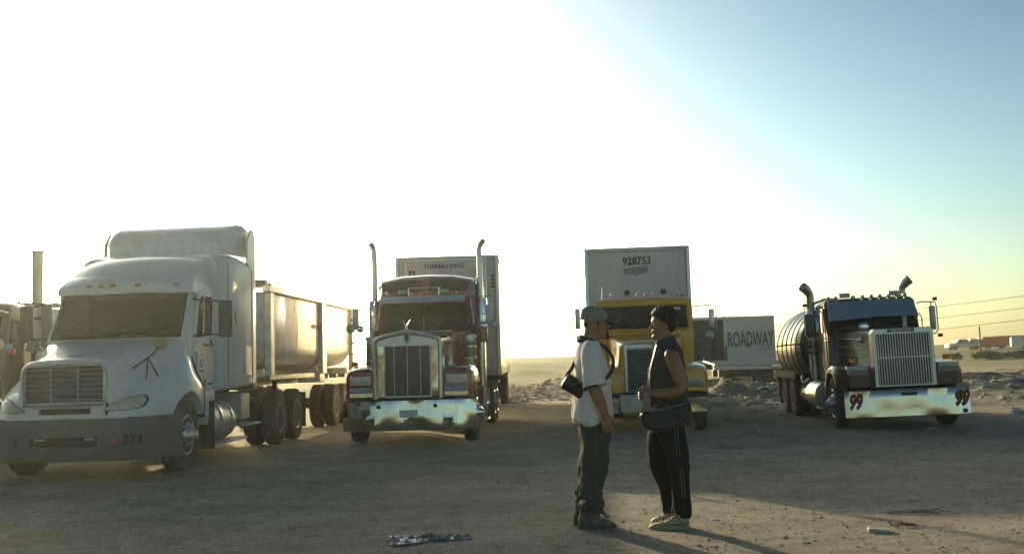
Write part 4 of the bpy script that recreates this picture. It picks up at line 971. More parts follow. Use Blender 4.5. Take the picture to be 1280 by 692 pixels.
g = G(); g.tube([(-.70, 1.9, 1.70), (-.60, 1.25, 1.86), (-.47, 1.2, 1.90)], .018, 8); rod_ = obj('hood_mirror_arm', g, chrome, T)
disc_mirror(T, -.46, 1.12, 2.03, .105, chrome, name='hood_mirror')
g = G(); g.box(-.62, -.54, .8, .9, 1.70, 1.84, .02); obj('hood_lamp', g, alu, T)
# cab with a drop visor
lv = [(.95, 2.25, .97, 3.9, .05), (1.9, 2.25, .97, 3.9, .05), (1.96, 2.25, .97, 3.9, .1), (2.56, 2.42, .95, 3.9, .1), (2.60, 2.44, .94, 3.9, .1), (2.66, 2.52, .9, 3.85, .1), (2.70, 2.7, .8, 3.8, .1)]
obj('cab', cut(plan_loft(lv), [G().box(-.86, .86, 2.0, 3.4, 2.0, 2.5)]), dkmaroon, T); cabin(T, 2.42, 2.0, 2.5, .42)
g = G(); g.loft([rr_loop(3.9, 1.0, 1.0, 2.75, .25), rr_loop(4.5, 1.0, 1.0, 2.75, .25)]); obj('sleeper', g, dkmaroon, T)
for s in (-1, 1):
    a = (-.87, -.015) if s < 0 else (.015, .87)
    g = G(); z0, z1 = 1.99, 2.50; g.patch((a[0], 2.29 if s < 0 else 2.235, z0), (a[1], 2.235 if s < 0 else 2.29, z0), (a[1], 2.375 if s < 0 else 2.44, z1), (a[0], 2.44 if s < 0 else 2.375, z1), 8, 5, .012, .012); obj('windshield', g, wind_b, T, label='left pane' if s < 0 else 'right pane')
    a = (-.91, 0) if s < 0 else (0, .91)
    y_ = (2.10, 2.02) if s < 0 else (2.02, 2.10)
    zb = (2.20, 2.255) if s < 0 else (2.255, 2.235)
    g = G(); g.patch((a[0], y_[0], zb[0]), (a[1], y_[1], zb[1]), (a[1]*.97, 2.42, 2.62), (a[0]*.97, 2.42, 2.62), 6, 5, .0, .012, side=.01); obj('visor', g, steel_blue, T, label='left half' if s < 0 else 'right half')
    g = G(); g.prism([(2.10, 2.20), (2.42, 2.62), (2.55, 2.62), (2.42, 2.2)], s*.885, s*.90); obj('visor_cheek', g, steel_blue, T)
g = G(); g.box(.60, .68, 2.22, 2.235, 2.0, 2.24); obj('dash_card', g, van_white, T)
for x in (-.86, -.70, -.34, -.14, .04, .22, .40, .58, .74): bullet(T, x, 2.45, 2.70, dull, .045)
for x in (-.52, .52):
    g = G(); g.box(x-.12, x+.12, 2.42, 2.52, 2.70, 2.80, .012); sp = obj('spotlight', g, chrome, T)
    g = G(); g.box(x-.105, x+.105, 2.414, 2.424, 2.712, 2.788, .008); obj('lens', g, lens_dim, sp)
# stacks with mitred turn-out tops
for s, X, zt in ((-1, -1.04, 2.92), (1, .98, 2.96)):
    g = G(); g.tube([(X, 3.6, .95), (X, 3.6, zt-.1), (X+s*.015, 3.59, zt-.03), (X+s*.09, 3.54, zt+.07), (X+s*.17, 3.49, zt+.13)], [.085, .085, .09, .105, .11], 20, cap=False)
    g.tube([(X+s*.12, 3.52, zt+.095), (X+s*.125, 3.515, zt+.10)], .1, 20)
    e = obj('exhaust_stack', g, alu, T)
    g = G(); g.lathe([(.11,0),(.115,.01),(.115,1.0),(.11,1.01)], (X, 3.6, 1.5), 'Z', 24); obj('heat_shield', g, chrome, e)
    for zz in (1.6, 2.35):
        g = G(); g.lathe([(.117,0),(.121,.005),(.121,.03),(.117,.035)], (X, 3.6, zz), 'Z', 24, cap=False); obj('shield_clamp', g, dull, e)
    g = G(); g.prism([(2.40, 1.0), (3.6, 1.0), (3.6, 2.5), (2.6, 2.5), (2.45, 2.0)], s*.95, s*.985); d = obj('door', g, dkmaroon, T, bevel=.01)
    side_pane(d, s*.985, [(2.55, 1.98), (3.45, 1.98), (3.45, 2.42), (2.68, 2.42)], glass)
    g = G(); g.tube([(s*1.0, 2.40, 1.2), (s*1.04, 2.38, 1.3), (s*1.04, 2.38, 2.2), (s*1.0, 2.42, 2.3)], .013, 6); obj('grab_rail', g, alu, d)
    if s < 0: m_ = mirror_flat(T, -1.35, 2.15, 1.88, 2.38, .17, plastic)
    else: m_ = mirror_flat(T, 1.17, 2.0, 1.92, 2.42, .12, dull)
    xm = -1.35 if s < 0 else 1.17
    rods(m_, [[(s*.93, 2.3, 2.50), (s*1.0, 2.2, 2.52), (xm+s*.09, 2.1, 2.50), (xm+s*.11, 2.1, 2.40), (xm+s*.11, 2.1, 1.92), (xm+s*.06, 2.1, 1.84), (s*.95, 2.3, 1.84)], [(xm, 2.1, 2.5), (xm, 2.1, 2.38)]], .014, alu)
    g = G(); g.box(xm+s*.08-.045, xm+s*.08+.045, 2.05, 2.12, 2.53, 2.60, .01); g.box(xm+s*.14-.045, xm+s*.14+.045, 2.05, 2.12, 1.76, 1.83, .01); obj('mirror_lamp', g, red_print, m_)
# tank on the frame with hoops and a walkway line
tz, tr = 1.66, 1.08
g = G(); g.lathe([(.02,-.28),(.35,-.25),(.7,-.17),(.95,-.07),(1.05,0),(tr,.06),(tr,3.95),(1.05,4.0),(.95,4.08),(.7,4.17),(.02,4.27)], (0, 4.95, tz), 'Y', 56); tk = obj('tank', g, tank_m, T)
for yy in (5.0, 5.75, 6.5, 7.25, 8.0, 8.85):
    g = G(); g.lathe([(tr-.01,0),(tr+.006,.004),(tr+.006,.17),(tr-.01,.174)], (0, yy, tz), 'Y', 56, cap=False); obj('tank_hoop', g, band_m, tk)
for s in (-1, 1):
    g = G(); g.tube([(s*(tr+.008), 4.98, tz+.12), (s*(tr+.008), 8.95, tz+.12)], .018, 8); obj('side_rail', g, band_m, tk)
    g = G(); g.box(s*.82, s*1.22, 5.3, 8.4, 1.02, 1.07, .01); g.box(s*1.2, s*1.24, 5.3, 8.4, .95, 1.12); obj('fender_shelf', g, rustm, T)
g = G(); g.cyl((0, 7, tz+tr-.02), .25, .16, 'Z', 24, .02); g.cyl((0, 7, tz+tr+.14), .18, .05, 'Z', 24, .02); obj('manhole', g, tank_m, tk)
g = G()
for yy in (5.3, 6.6, 7.9): g.box(-.6, .6, yy, yy+.2, .98, 1.2)
obj('tank_saddle', g, frame_m, T)
g = G(); g.box(-1.25, -.9, 8.35, 8.85, .90, 1.12, .01); g.box(-1.2, 1.2, 8.4, 8.9, .86, .92); obj('tool_box', g, rustm, T)
g = G(); g.tube([(-1.0, 4.6, .95), (-1.12, 4.7, .85), (-1.12, 4.9, 1.0), (-1.0, 5.2, .9), (-1.1, 5.3, .6), (-1.0, 5.1, .45)], .04, 8, sm=4); obj('hose', g, alu, T)
g = G(); g.cyl((-.95, 4.75, .62), .16, .6, 'Y', 20, .04); obj('air_tank', g, dull, T)
frame(T, .4, 8.9); axle(T, 1.2, .5, .9); axle(T, 6.1, .51, 1.0); axle(T, 7.4, .51, 1.0)
g = G(); g.box(-.48, .48, .3, 2.2, .5, 1.1); obj('engine', g, black, T)
# ================================================================ partly seen truck at the left edge
T = thing('dark_truck', 'dark grey truck with one thick upright exhaust pipe, cut by the left edge', 'truck', (-9.85, 16.2, -.05), 0, 'semi trucks parked in a row')
dk = mat('weathered_brown_paint', (.04,.035,.028), .4, dust=.12, coat=.2, zdust=.1, var=.3)
g = G(); g.loft([hs(.2, .6, 1.55, 1.62), hs(1.7, .8, 1.75, 1.85)]); obj('hood', g, dk, T)
g = G(); g.box(-.55, .55, .1, .2, .85, 1.6, .02); gp = obj('grille', g, alu, T)
for k in range(16):
    g = G(); g.box(-.5+k*.066-.01, -.5+k*.066+.01, .07, .1, .88, 1.55); obj('grille_bar', g, dull, gp)
g = G(); g.box(-1.2, 1.2, 0, .14, .3, .72, .03); obj('bumper', g, bump_grey, T)
lv = [(.95, 1.8, .97, 3.0, .05), (1.75, 1.8, .97, 3.0, .1), (1.85, 1.8, .97, 3.0, .1), (2.50, 2.05, .95, 3.0, .12), (2.62, 2.05, .95, 3.0, .12), (2.72, 2.15, .88, 2.95, .12), (2.77, 2.4, .75, 2.9, .12)]
obj('cab', plan_loft(lv), dk, T)
g = G(); g.tube([(x, 2.03+.12*abs(x/.95)**2.4-.02, 2.66-.10*(abs(x)/.95)**3) for x in np.linspace(-.95, .95, 13)], .022, 8); obj('roof_trim', g, white, T)
obj('windshield', arc_glass(1.90, 1.815, .97, 2.50, 2.045, .95, .1, .86, .84, .016), glass, T)
g = G(); g.box(-.8, .82, 2.02, 2.035, 2.40, 2.47); obj('sun_strip', g, van_white, T)
for s in (-1, 1):
    g = G(); g.loft([fs(.15, s*.62, s*1.1, 1.15, .74), fs(.4, s*.62, s*1.18, 1.25, .74), fs(1.2, s*.62, s*1.2, 1.30, .74), fs(1.8, s*.66, s*1.18, .95, .6)]); obj('fender', cut(g, [G().cyl((s*.55, 1.1, .52), .58, s*.9, 'X', 30)]), dk, T)
    a, b_ = sorted((s*.68, s*1.05)); lamp_box(T, a, b_, .1, .88, 1.06, lens_dim, chrome)
    wheel(T, s*1.18, 1.1, .51, s, 'front', dull)
    for yy in (5.6, 6.9): wheel(T, s*1.2, yy, .51, s, 'dual', dull)
    side_pane(T, s*.965, [(2.1, 1.92), (2.8, 1.92), (2.8, 2.42), (2.22, 2.42)], glass)
    h = disc_mirror(T, s*1.12, 1.42, 1.98, .11, dull, name='fender_mirror')
    rods(h, [[(s*1.12, 1.46, 1.98), (s*1.10, 1.3, 1.7)], [(s*1.10, 1.3, 1.7), (s*.9, 1.0, 1.3)], [(s*1.10, 1.3, 1.7), (s*1.15, 1.2, 1.3)], [(s*1.10, 1.3, 1.7), (s*1.2, 1.5, 1.2)]], .012, plastic)
g = G(); g.tube([(1.17, 2.75, .95), (1.17, 2.75, 3.70)], .098, 20); g.lathe([(.13,0),(.135,.03),(.001,.04)], (1.17, 2.75, 3.69), 'Z', 20); e = obj('exhaust_stack', g, dull, T)
g = G(); g.lathe([(.10,0),(.112,.005),(.112,.05),(.10,.055)], (1.17, 2.75, 2.45), 'Z', 20, cap=False); g.box(.95, 1.1, 2.72, 2.78, 2.46, 2.49); obj('pipe_clamp', g, frame_m, e)
g = G(); g.box(.86, 1.06, 2.0, 2.06, 1.92, 2.0, .01); obj('blue_lamp', g, mat('pale_blue_lens', (.25,.55,.75), .3, coat=1), T)
g = G(); g.lathe([(.05,0),(.13,.02),(.14,.06),(.14,.9),(.10,.95)], (1.0, 2.3, 1.2), 'Z', 20); obj('air_cleaner', g, frame_m, T)
g = G(); g.box(1.02, 1.14, 1.93, 2.0, 1.82, 1.93, .01); obj('marker_light', g, red_l, T)
g = G(); g.box(1.30, 1.50, 2.6, 2.68, 1.95, 2.72, .03); m_ = obj('side_mirror', g, mat('green_grey_plastic', (.09,.10,.075), .5, dust=.2), T)
rods(m_, [[(.95, 2.4, 2.74), (1.40, 2.62, 2.74)], [(.95, 2.4, 1.9), (1.40, 2.62, 1.9)]], .013, plastic)
frame(T, .4, 7.4); axle(T, 1.1, .5, .9)

# another pale truck showing only in the gap
T = thing('pale_truck', 'pale truck cab glimpsed in the gap between the dark truck and the white sleeper truck', 'truck', (-10.75, 22.5, -.05), 0, 'semi trucks parked in a row')
lv = [(.6, .05, 1.12, 2.2, .05), (1.7, .0, 1.12, 2.2, .1), (2.55, .3, 1.08, 2.2, .12), (2.75, .35, 1.05, 2.2, .12), (2.92, .6, .9, 2.1, .12), (2.95, .9, .75, 2.0, .12)]
obj('cab', plan_loft(lv), white, T)
obj('windshield', arc_glass(1.80, .02, 1.12, 2.55, .29, 1.08, .1, .98, .95, .02), glass, T)
for s in (-1, 1):
    side_pane(T, s*1.12, [(.45, 1.8), (1.4, 1.8), (1.4, 2.45), (.6, 2.45)], glass)
    wheel(T, s*1.15, .9, .5, s, 'front', dull)
    wheel(T, s*1.15, 4.6, .5, s, 'dual', dull)
g = G(); g.box(-1.15, 1.15, -.1, .05, .4, .75, .03); obj('bumper', g, chrome, T)
g = G(); g.box(-.6, .6, -.03, .03, .9, 1.5, .02); obj('grille', g, plastic, T)
g = G(); g.tube([(1.15, .3, 2.5), (1.3, .2, 2.45), (1.3, .2, 1.9), (1.15, .3, 1.85)], .02, 6); g.box(1.22, 1.38, .16, .22, 1.95, 2.4, .03); obj('side_mirror', g, white, T)
frame(T, .2, 5.2)

# wooden sided trailer along the far left
T = thing('stake_trailer', 'long brown wooden-sided trailer behind the trucks at the left edge', 'trailer', (-15.5, 27.5, -.05), R(2))
for k in range(7):
    for j in range(6):
        g = G(); g.box(-3.2+k*1.12, -2.12+k*1.12, random.uniform(-.02, .01), .04, 1.35+j*.34, 1.35+j*.34+.31); obj('plank', g, wood, T)
for k in range(8):
    g = G(); g.box(-3.24+k*1.12, -3.16+k*1.12, -.06, -.0, 1.2, 3.44 if k % 3 else 3.52); obj('stake', g, frame_m, T)
g = G(); g.box(-3.3, 4.75, 0, 2.4, 1.15, 1.33); obj('deck', g, frame_m, T)
g = G(); g.box(-3.3, 4.75, 2.36, 2.4, 1.33, 3.4); obj('back_boards', g, wood, T)
for xx in (2.2, 3.5):
    q = wheel(T, 0, 0, .5, 1, 'dual', dull); q.rotation_euler = (0, 0, -PI/2); q.location = (xx, .1, .5)

# ================================================================ trailers beyond the lot
T = thing('white_box_trailer', 'white box trailer lettered ROADWAY with its dark end open, beyond the dirt heaps', 'trailer', (10.08, 50, -.15), R(0))
L_ = 2.46
g = G(); g.box(0, L_, 0, .04, 1.32, 3.50); obj('side_wall', g, mat('chalky_white_panel', (.50,.51,.49), .55, dust=.15, var=.05), T)
g = G(); g.box(0, .1, -.02, .06, 1.3, 3.52, .01); g.box(L_-.06, L_, -.01, .05, 1.3, 3.50, .01); g.box(.1, L_-.06, -.012, .05, 3.42, 3.50); g.box(.1, L_-.06, -.012, .05, 1.30, 1.40); obj('wall_frame', g, van_white, T)
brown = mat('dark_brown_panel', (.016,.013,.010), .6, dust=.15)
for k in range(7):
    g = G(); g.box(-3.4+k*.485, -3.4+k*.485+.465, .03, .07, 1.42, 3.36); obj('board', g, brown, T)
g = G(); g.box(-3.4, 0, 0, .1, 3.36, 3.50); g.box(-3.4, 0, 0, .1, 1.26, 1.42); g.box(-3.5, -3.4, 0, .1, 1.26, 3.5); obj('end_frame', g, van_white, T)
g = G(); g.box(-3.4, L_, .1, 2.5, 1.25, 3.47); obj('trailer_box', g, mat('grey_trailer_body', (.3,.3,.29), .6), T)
text('lettering', 'ROADWAY', .98, (1.27, -.022, 2.36), grey_ink, T, bold=.022, sx=.44)
g = G(); g.box(1.6, 2.2, -.012, -.002, 1.85, 1.95); obj('faded_lettering', g, mat('pale_grey_print', (.36,.37,.36), .6), T)
g = G(); g.box(.03, .13, -.05, -.02, 1.4, 2.1, .01); obj('door_bar', g, mat('blue_bar', (.07,.10,.20), .5), T)
g = G(); g.box(-3.3, 2.3, .2, 2.3, 1.0, 1.24); obj('chassis_frame', g, frame_m, T)
for xx in (-2.6, -1.3):
    q = wheel(T, 0, 0, .5, 1, 'dual', dull); q.rotation_euler = (0, 0, -PI/2); q.location = (xx, .15, .5)

T = thing('flatbed_trailer', 'low empty flatbed trailer standing in front of the ROADWAY trailer', 'trailer', (8.0, 42, -.25), R(0), ry=0)
g = G(); g.prism([(0, 1.32), (1.2, 1.30), (4.2, 1.22), (4.2, 1.12), (1.2, 1.15), (0, 1.15)], 0, .08, 'Y'); obj('side_rail', g, dull, T)
for k in range(12):
    g = G(); g.obox(Matrix.Translation((2.1+0, .18+k*.21, 1.33+k*.012)) @ Matrix.Rotation(R(1.2), 4, 'Y'), 4.1, .20, .05); obj('deck_board', g, dull, T)
g = G(); g.box(.3, 3.9, .5, .7, .85, 1.14); g.box(.3, 3.9, 1.8, 2.0, .85, 1.14); g.box(1.55, 1.7, .0, .1, .25, 1.15); g.box(3.1, 3.25, .0, .1, .2, 1.15); obj('chassis_frame', g, frame_m, T)
for xx in (.75, 2.2, 3.6):
    q = wheel(T, 0, 0, .45, 1, 'dual', rustm); q.rotation_euler = (0, 0, -PI/2); q.location = (xx, .35, .45)
g = G(); g.box(.02, .14, -.03, .02, 1.16, 1.28); obj('marker_light', g, van_white, T)

# ================================================================ far vehicles on the road bank at the right
def car_profile(T, body, L, m, glassm, roof, hood=.0):
    g = G(); g.prism(body, -.95, .95, 'Y'); obj('body', g, m, T, bevel=.05)
def far(x, y, dz=0): return (x, y, float(ground_z(x, y))+dz)
van_w = mat('far_white_paint', (.55,.56,.58), .5); orange = mat('faded_orange_paint', (.70,.07,.01), .6, dust=.05)
T = thing('pickup_truck', 'small white pickup truck parked far off at the left of the orange trailer', 'truck', far(64.6, 150), R(0))
g = G(); g.prism([(-2.7,.45),(2.6,.45),(2.65,1.05),(.9,1.1),(.7,1.15),(.45,1.85),(-.9,1.9),(-1.5,1.2),(-2.6,1.1)], -.9, .9, 'Y'); obj('body', g, van_w, T, bevel=.06)
g = G(); g.prism([(.55,1.18),(.35,1.75),(-.8,1.8),(-1.2,1.22)], -.92, -.905, 'Y'); obj('side_window', g, glass, T)
for xx in (-1.7, 1.7):
    g = G(); g.cyl((xx, -.93, .4), .4, .25, 'Y', 20, .03); g.cyl((xx, .68, .4), .4, .25, 'Y', 20, .03); obj('wheel', g, rubber, T)
g = G(); g.box(.9, 2.6, -.85, .85, 1.1, 1.9, .05); obj('cargo_box', g, mat('far_grey_paint', (.3,.31,.32), .6), T)
T = thing('orange_trailer', 'short faded orange trailer parked far off on the bank at the right', 'trailer', far(71.2, 150), R(-2))
g = G(); g.box(-4.6, -.6, -1.2, 1.2, .5, 2.1, .04); bx = obj('trailer_box', g, orange, T)
for k in range(5):
    g = G(); g.box(-4.5+k*.95, -4.45+k*.95, -1.26, -1.2, .5, 2.1); obj('rib', g, orange, bx)
g = G(); g.box(-4.5, -.7, -.9, .9, .3, .5); obj('chassis_frame', g, frame_m, T)
for xx in (-1.5, -3.8):
    g = G(); g.cyl((xx, -1.15, .5), .5, .5, 'Y', 20, .03); obj('wheel', g, rubber, T)
T = thing('white_van', 'white van parked far off in front of the orange trailer', 'van', far(69.0, 143), R(68))
g = G(); g.prism([(-2.4,.4),(2.4,.4),(2.45,1.1),(1.7,1.3),(1.1,2.0),(-2.4,2.05)], -.95, .95, 'Y'); obj('body', g, van_w, T, bevel=.06)
g = G(); g.prism([(1.55,1.32),(1.05,1.85),(.2,1.85),(.2,1.32)], -.97, -.955, 'Y'); g2 = obj('side_window', g, glass, T)
for xx in (-1.5, 1.5):
    g = G(); g.cyl((xx, -.98, .38), .38, .25, 'Y', 20, .03); obj('wheel', g, rubber, T)
T = thing('brown_trailer', 'long dark brown trailer at the right edge beyond the orange trailer', 'trailer', far(75.0, 158), R(1))
g = G(); g.box(-3, 11, -1.2, 1.2, .8, 2.5, .04); obj('trailer_box', g, mat('far_brown_paint', (.06,.045,.03), .7), T)
g = G(); g.box(-3, 11, -.9, .9, .7, 1.1); obj('chassis_frame', g, frame_m, T)
for xx in (6.5, 8, -1.8):
    g = G(); g.cyl((xx, -1.15, .5), .5, .5, 'Y', 20, .03); obj('wheel', g, rubber, T)
g = G(); g.box(3.5, 8, -1.24, -1.2, 1.0, 2.3); obj('side_panel', g, mat('far_grey_green', (.10,.11,.09), .7), T)

for o in C.objects:                                              # small vehicles, far off
    if o.type == 'EMPTY' and o.name in ('pickup_truck', 'orange_trailer', 'white_van', 'brown_trailer'): o.scale = (.9, .9, .80)
# power lines crossing the sky: poles stand outside the picture
def line(p, q, sag, r=.022):
    g = G(); P = []
    for k in range(41):
        t = k/40; a = Vector(p)*(1-t)+Vector(q)*t; a.z -= sag*4*t*(1-t); P.append(a)
    g.tube(P, r, 5); return g
lm = mat('cable', (.10,.10,.09), .6)
for k, (z0, z1, nm) in enumerate(((3.6, 7.4, 'topmost'), (2.8, 6.2, 'middle'), (1.9, 5.1, 'lowest'))):
    o = obj('power_line', line((5, 92, z0-.9), (75, 88, z1+1.9), 0.0+.4, .02), lm); tag(o, '%s of the three thin power cables sloping across the right sky' % nm, 'cable', 'power cables in the right sky')
T = thing('utility_pole', 'thin wooden pole standing beside the far orange trailer', 'pole', far(62.6, 140))
g = G(); g.tube([(0,0,-.2), (0,0,3.4)], [.13,.10], 8); obj('pole', g, wood, T)

# bushes along the foot of the bank
leafm = mat('dusty_olive_foliage', (.028,.034,.014), .9, var=.4, vscale=1.2)
def bush(x, y, rx, rz, seed, m=leafm, n=420, leaf=.10):
    rs = np.random.RandomState(seed); V = []; F = []
    z0 = float(ground_z(x, y)); lob = [(rs.uniform(-.6,.6)*rx, rs.uniform(-.5,.5)*rx*.6, rz*rs.uniform(.35,.7), rs.uniform(.35,.6)) for _ in range(6)]
    for i in range(n):
        cx, cy, cz, s = lob[rs.randint(6)]; d = rs.randn(3); d /= np.linalg.norm(d); r_ = rs.uniform(.55,1.0)*s
        c = np.array([cx+d[0]*r_*rx*.8, cy+d[1]*r_*rx*.6, max(.02, cz+d[2]*r_*rz*.9)])
        u = rs.randn(3); u /= np.linalg.norm(u); v = np.cross(u, rs.randn(3)); v /= np.linalg.norm(v); l = leaf*rs.uniform(.6,1.5)
        k = len(V); V += [(c-u*l).tolist(), (c+v*l*.5).tolist(), (c+u*l).tolist(), (c-v*l*.5).tolist()]; F.append([k,k+1,k+2,k+3])
    me = bpy.data.meshes.new('bush'); me.from_pydata(V, [], F); return me, (x, y, z0)
ORD = 'first second third fourth fifth sixth seventh eighth ninth tenth eleventh twelfth thirteenth fourteenth fifteenth sixteenth seventeenth'.split()
rs = np.random.RandomState(12)
tints = ('tallest', 'small', 'wide', 'low', 'ragged')
for k in range(17):
    x = 52.5 + k*.95 + rs.uniform(-.4, .4); y = 122+rs.uniform(-3, 3); s = rs.uniform(.6, 1.15)
    me, loc = bush(x, y, s*1.4, s*.95, 40+k, leaf=.16)
    o = obj('bush', me, leafm); o.location = loc
    tag(o, 'low dark olive bush, %s from the left in the row below the far orange trailer' % ORD[k], 'bush', 'bushes along the far bank')
me, loc = bush(0, 0, .6, .4, 99, n=160, leaf=.06)
for (x, y, s) in ((12.6, 29.5, .8), (15.9, 31.8, 1), (14.0, 40, 1.3), (18.6, 36.5, 1.1)):
    pass

# ================================================================ small things on the ground
# crumpled blue plastic sheet
rs = np.random.RandomState(5); nx, ny = 46, 20; V = []; F = []
for j in range(ny):
    for i in range(nx):
        u, v = i/(nx-1), j/(ny-1); x = (u-.5)*.66; y = (v-.5)*.40*(1-.55*u)*(1+.3*math.sin(u*9)); 
        z = .012+.06*abs(noise.fractal(Vector((x*9, y*16, 3)), .8, 2, 5))*(1-(2*v-1)**4)*(1.2 if .45 < u < .85 else .7)
        V.append((x+.02*noise.noise(Vector((x*8, y*8, 9))), y+.025*noise.noise(Vector((x*10, y*8, 1))), z))
for j in range(ny-1):
    for i in range(nx-1): F.append([j*nx+i, j*nx+i+1, (j+1)*nx+i+1, (j+1)*nx+i])
g = G(); g.add(V, F); me = g.mesh('plastic_sheet')
o = obj('plastic_sheet', me, mat('faded_blue_plastic', (.13,.15,.18), .5, coat=.1, var=.3, vscale=8)); o.location = (-.72, 8.55, float(ground_z(-.72, 8.55))-.004); o.rotation_euler = (0, 0, R(8))
so_ = o.modifiers.new('t', 'SOLIDIFY'); so_.thickness = .003
tag(o, 'crumpled blue-grey plastic sheet lying flat on the dirt in the foreground', 'plastic sheet')
g = G(); g.obox(Matrix.Rotation(R(-12), 4, 'Z') @ Matrix.Rotation(R(4), 4, 'Y'), .17, .12, .035, .012); o = obj('flat_stone', g, stone_m); o.location = (2.83, 8.32, float(ground_z(2.83, 8.32))+.012)
tag(o, 'flat pale brick-like stone lying in the sunlit dirt at the lower right', 'stone')
rs = np.random.RandomState(8)
def twigs(name, x, y, L, n, seed):
    rs = np.random.RandomState(seed); g = G(); 
    for k in range(n):
        a = rs.uniform(-.35, .35); l = L*rs.uniform(.3, 1); cx, cy = rs.uniform(-L/2, L/2)*.6, rs.uniform(-.04, .04)
        g.tube([(cx-l/2*math.cos(a), cy-l/2*math.sin(a), .01), (cx, cy+rs.uniform(-.02,.02), .02+rs.uniform(0,.02)), (cx+l/2*math.cos(a), cy+l/2*math.sin(a), .008)], [.0035, .0045, .002], 5)
    o = obj(name, g, wood); o.location = (x, y, float(ground_z(x, y))); return o
tag(twigs('dry_twigs', 3.60, 9.3, .50, 4, 1), 'thin dry twigs lying in the shade at the right of the flat stone', 'twigs')
tag(twigs('dead_weeds', 3.15, 8.55, .26, 6, 2), 'tangle of dead weeds lying beside the flat stone', 'weeds')
tag(twigs('dry_stick', 3.35, 16.5, .7, 3, 3), 'dark stick on the open dirt in front of the tank truck', 'stick')
pm = mat('white_litter', (.6,.6,.58), .6)
for k, (x, y, l) in enumerate(((11.7, 24.5, 'scrap of white litter lying on the right edge of the lot'), (14.9, 33.5, 'pale bent scrap standing up from the far dirt heap'), (1.66, 8.9, 'tiny white scrap on the sunlit dirt behind the tan sneakers'))):
    g = G(); s = (.16, .3, .035)[k]; g.patch((-s, 0, 0), (s, 0, .02), (s*.7, .05, s*.7), (-s*.6, .08, s*.5), 4, 4, .04, .006, side=.03); o = obj('litter', g, pm); o.location = (x, y, float(ground_z(x, y))+.01); o.rotation_euler = (0, 0, k*1.1); tag(o, l, 'litter')
# ================================================================ the two men
def skin_mat(name, col):
    m, nt, p = nodes(name); N = nt.nodes
    n = N.new('ShaderNodeTexNoise'); n.inputs['Scale'].default_value = 14; n.inputs['Detail'].default_value = 6
    tc = N.new('ShaderNodeTexCoord'); lk(nt, tc.outputs['Object'], n.inputs['Vector'])
    r = N.new('ShaderNodeMapRange'); r.inputs[3].default_value = .8; r.inputs[4].default_value = 1.2; lk(nt, n.outputs[0], r.inputs[0])
    mx = N.new('ShaderNodeMix'); mx.data_type = 'RGBA'; mx.blend_type = 'MULTIPLY'; mx.inputs[0].default_value = 1; mx.inputs[6].default_value = (*col, 1); lk(nt, r.outputs[0], mx.inputs[7])
    lk(nt, mx.outputs[2], p.inputs['Base Color']); p.inputs['Roughness'].default_value = .48
    p.inputs['Subsurface Weight'].default_value = .12; p.inputs['Subsurface Radius'].default_value = (.012,.005,.003); return m
skin = skin_mat('tanned_skin', (.30,.150,.085))
skin2 = skin_mat('brown_skin', (.27,.135,.075))
cloth = lambda n, c, **k: mat(n, c, .9, spec=.15, bump=.25, bscale=260, **k)
shirt_m = cloth('off_white_cotton', (.72,.67,.62), var=.05)
navy = cloth('dark_collar_knit', (.035,.035,.05))
jean = cloth('charcoal_denim', (.055,.06,.055), var=.2, vscale=6, dust=.1)
blackp = cloth('black_tracksuit', (.022,.024,.022), var=.15)
vest_m = cloth('grey_vest', (.072,.068,.060), var=.15, vscale=8)
hair_m = mat('dark_hair', (.018,.014,.011), .65, bump=.6, bscale=120)
cap_m = cloth('grey_mesh_cap', (.26,.25,.21), var=.15, vscale=30); brim_m = cloth('dark_cap_brim', (.05,.055,.05))
nylon = mat('black_nylon', (.009,.010,.009), .5, bump=.2, bscale=200, var=.2); piping = mat('pale_piping', (.20,.20,.19), .5)
boot_m = mat('dusty_work_boot', (.085,.075,.06), .75, dust=.35, var=.25, bump=.2, bscale=60)
tan_m = mat('tan_sneaker_leather', (.46,.36,.22), .7, var=.15, vscale=14, dust=.1); sole_m = mat('dirty_sole', (.33,.28,.2), .8, dust=.2)
eye_m = mat('eye_white', (.22,.19,.17), .35)

def ring(x, y, z, rx, ry, n=28, p=2.0, tilt=0):
    L = []
    for k in range(n):
        a = 2*PI*k/n; c, s = math.cos(a), math.sin(a)
        dx = rx*math.copysign(abs(c)**(2/p), c); dy = ry*math.copysign(abs(s)**(2/p), s)
        L.append((x+dx, y+dy, z+dx*tilt))
    return L
def column(levels, p=2.0, k=3, n=28, g=None):
    """levels: (z, x_back, x_front, y_centre, half_width_y)"""
    q = catmull(levels, k); g = g or G()
    return g.loft([ring((a[1]+a[2])/2, a[3], a[0], abs(a[2]-a[1])/2, a[4], n, p) for a in q])
def capsule(g, P, r, k=4, n=16, flat=1.0):
    g.tube(P, r, n, sm=k); g.ball(P[0], r[0]*.98, seg=12); g.ball(P[-1], r[-1]*.98, seg=12); return g
def wrinkle(me, amp, fx, fz, seed, zlo=None, zhi=None, gain=None):
    nn = [v.normal.copy() for v in me.vertices]
    for v, n_ in zip(me.vertices, nn):
        c = v.co; a = amp
        if gain: a *= gain(c)
        f = noise.fractal(Vector((c.x*fx+seed, c.y*fx, c.z*fz)), .7, 2.1, 3)
        g2 = 1-abs(noise.noise(Vector((c.x*fx*1.3+7, c.y*fx+seed, c.z*fz*1.6+c.x*fz))))*2
        v.co = c + n_*(a*(f*.6+g2*.4))
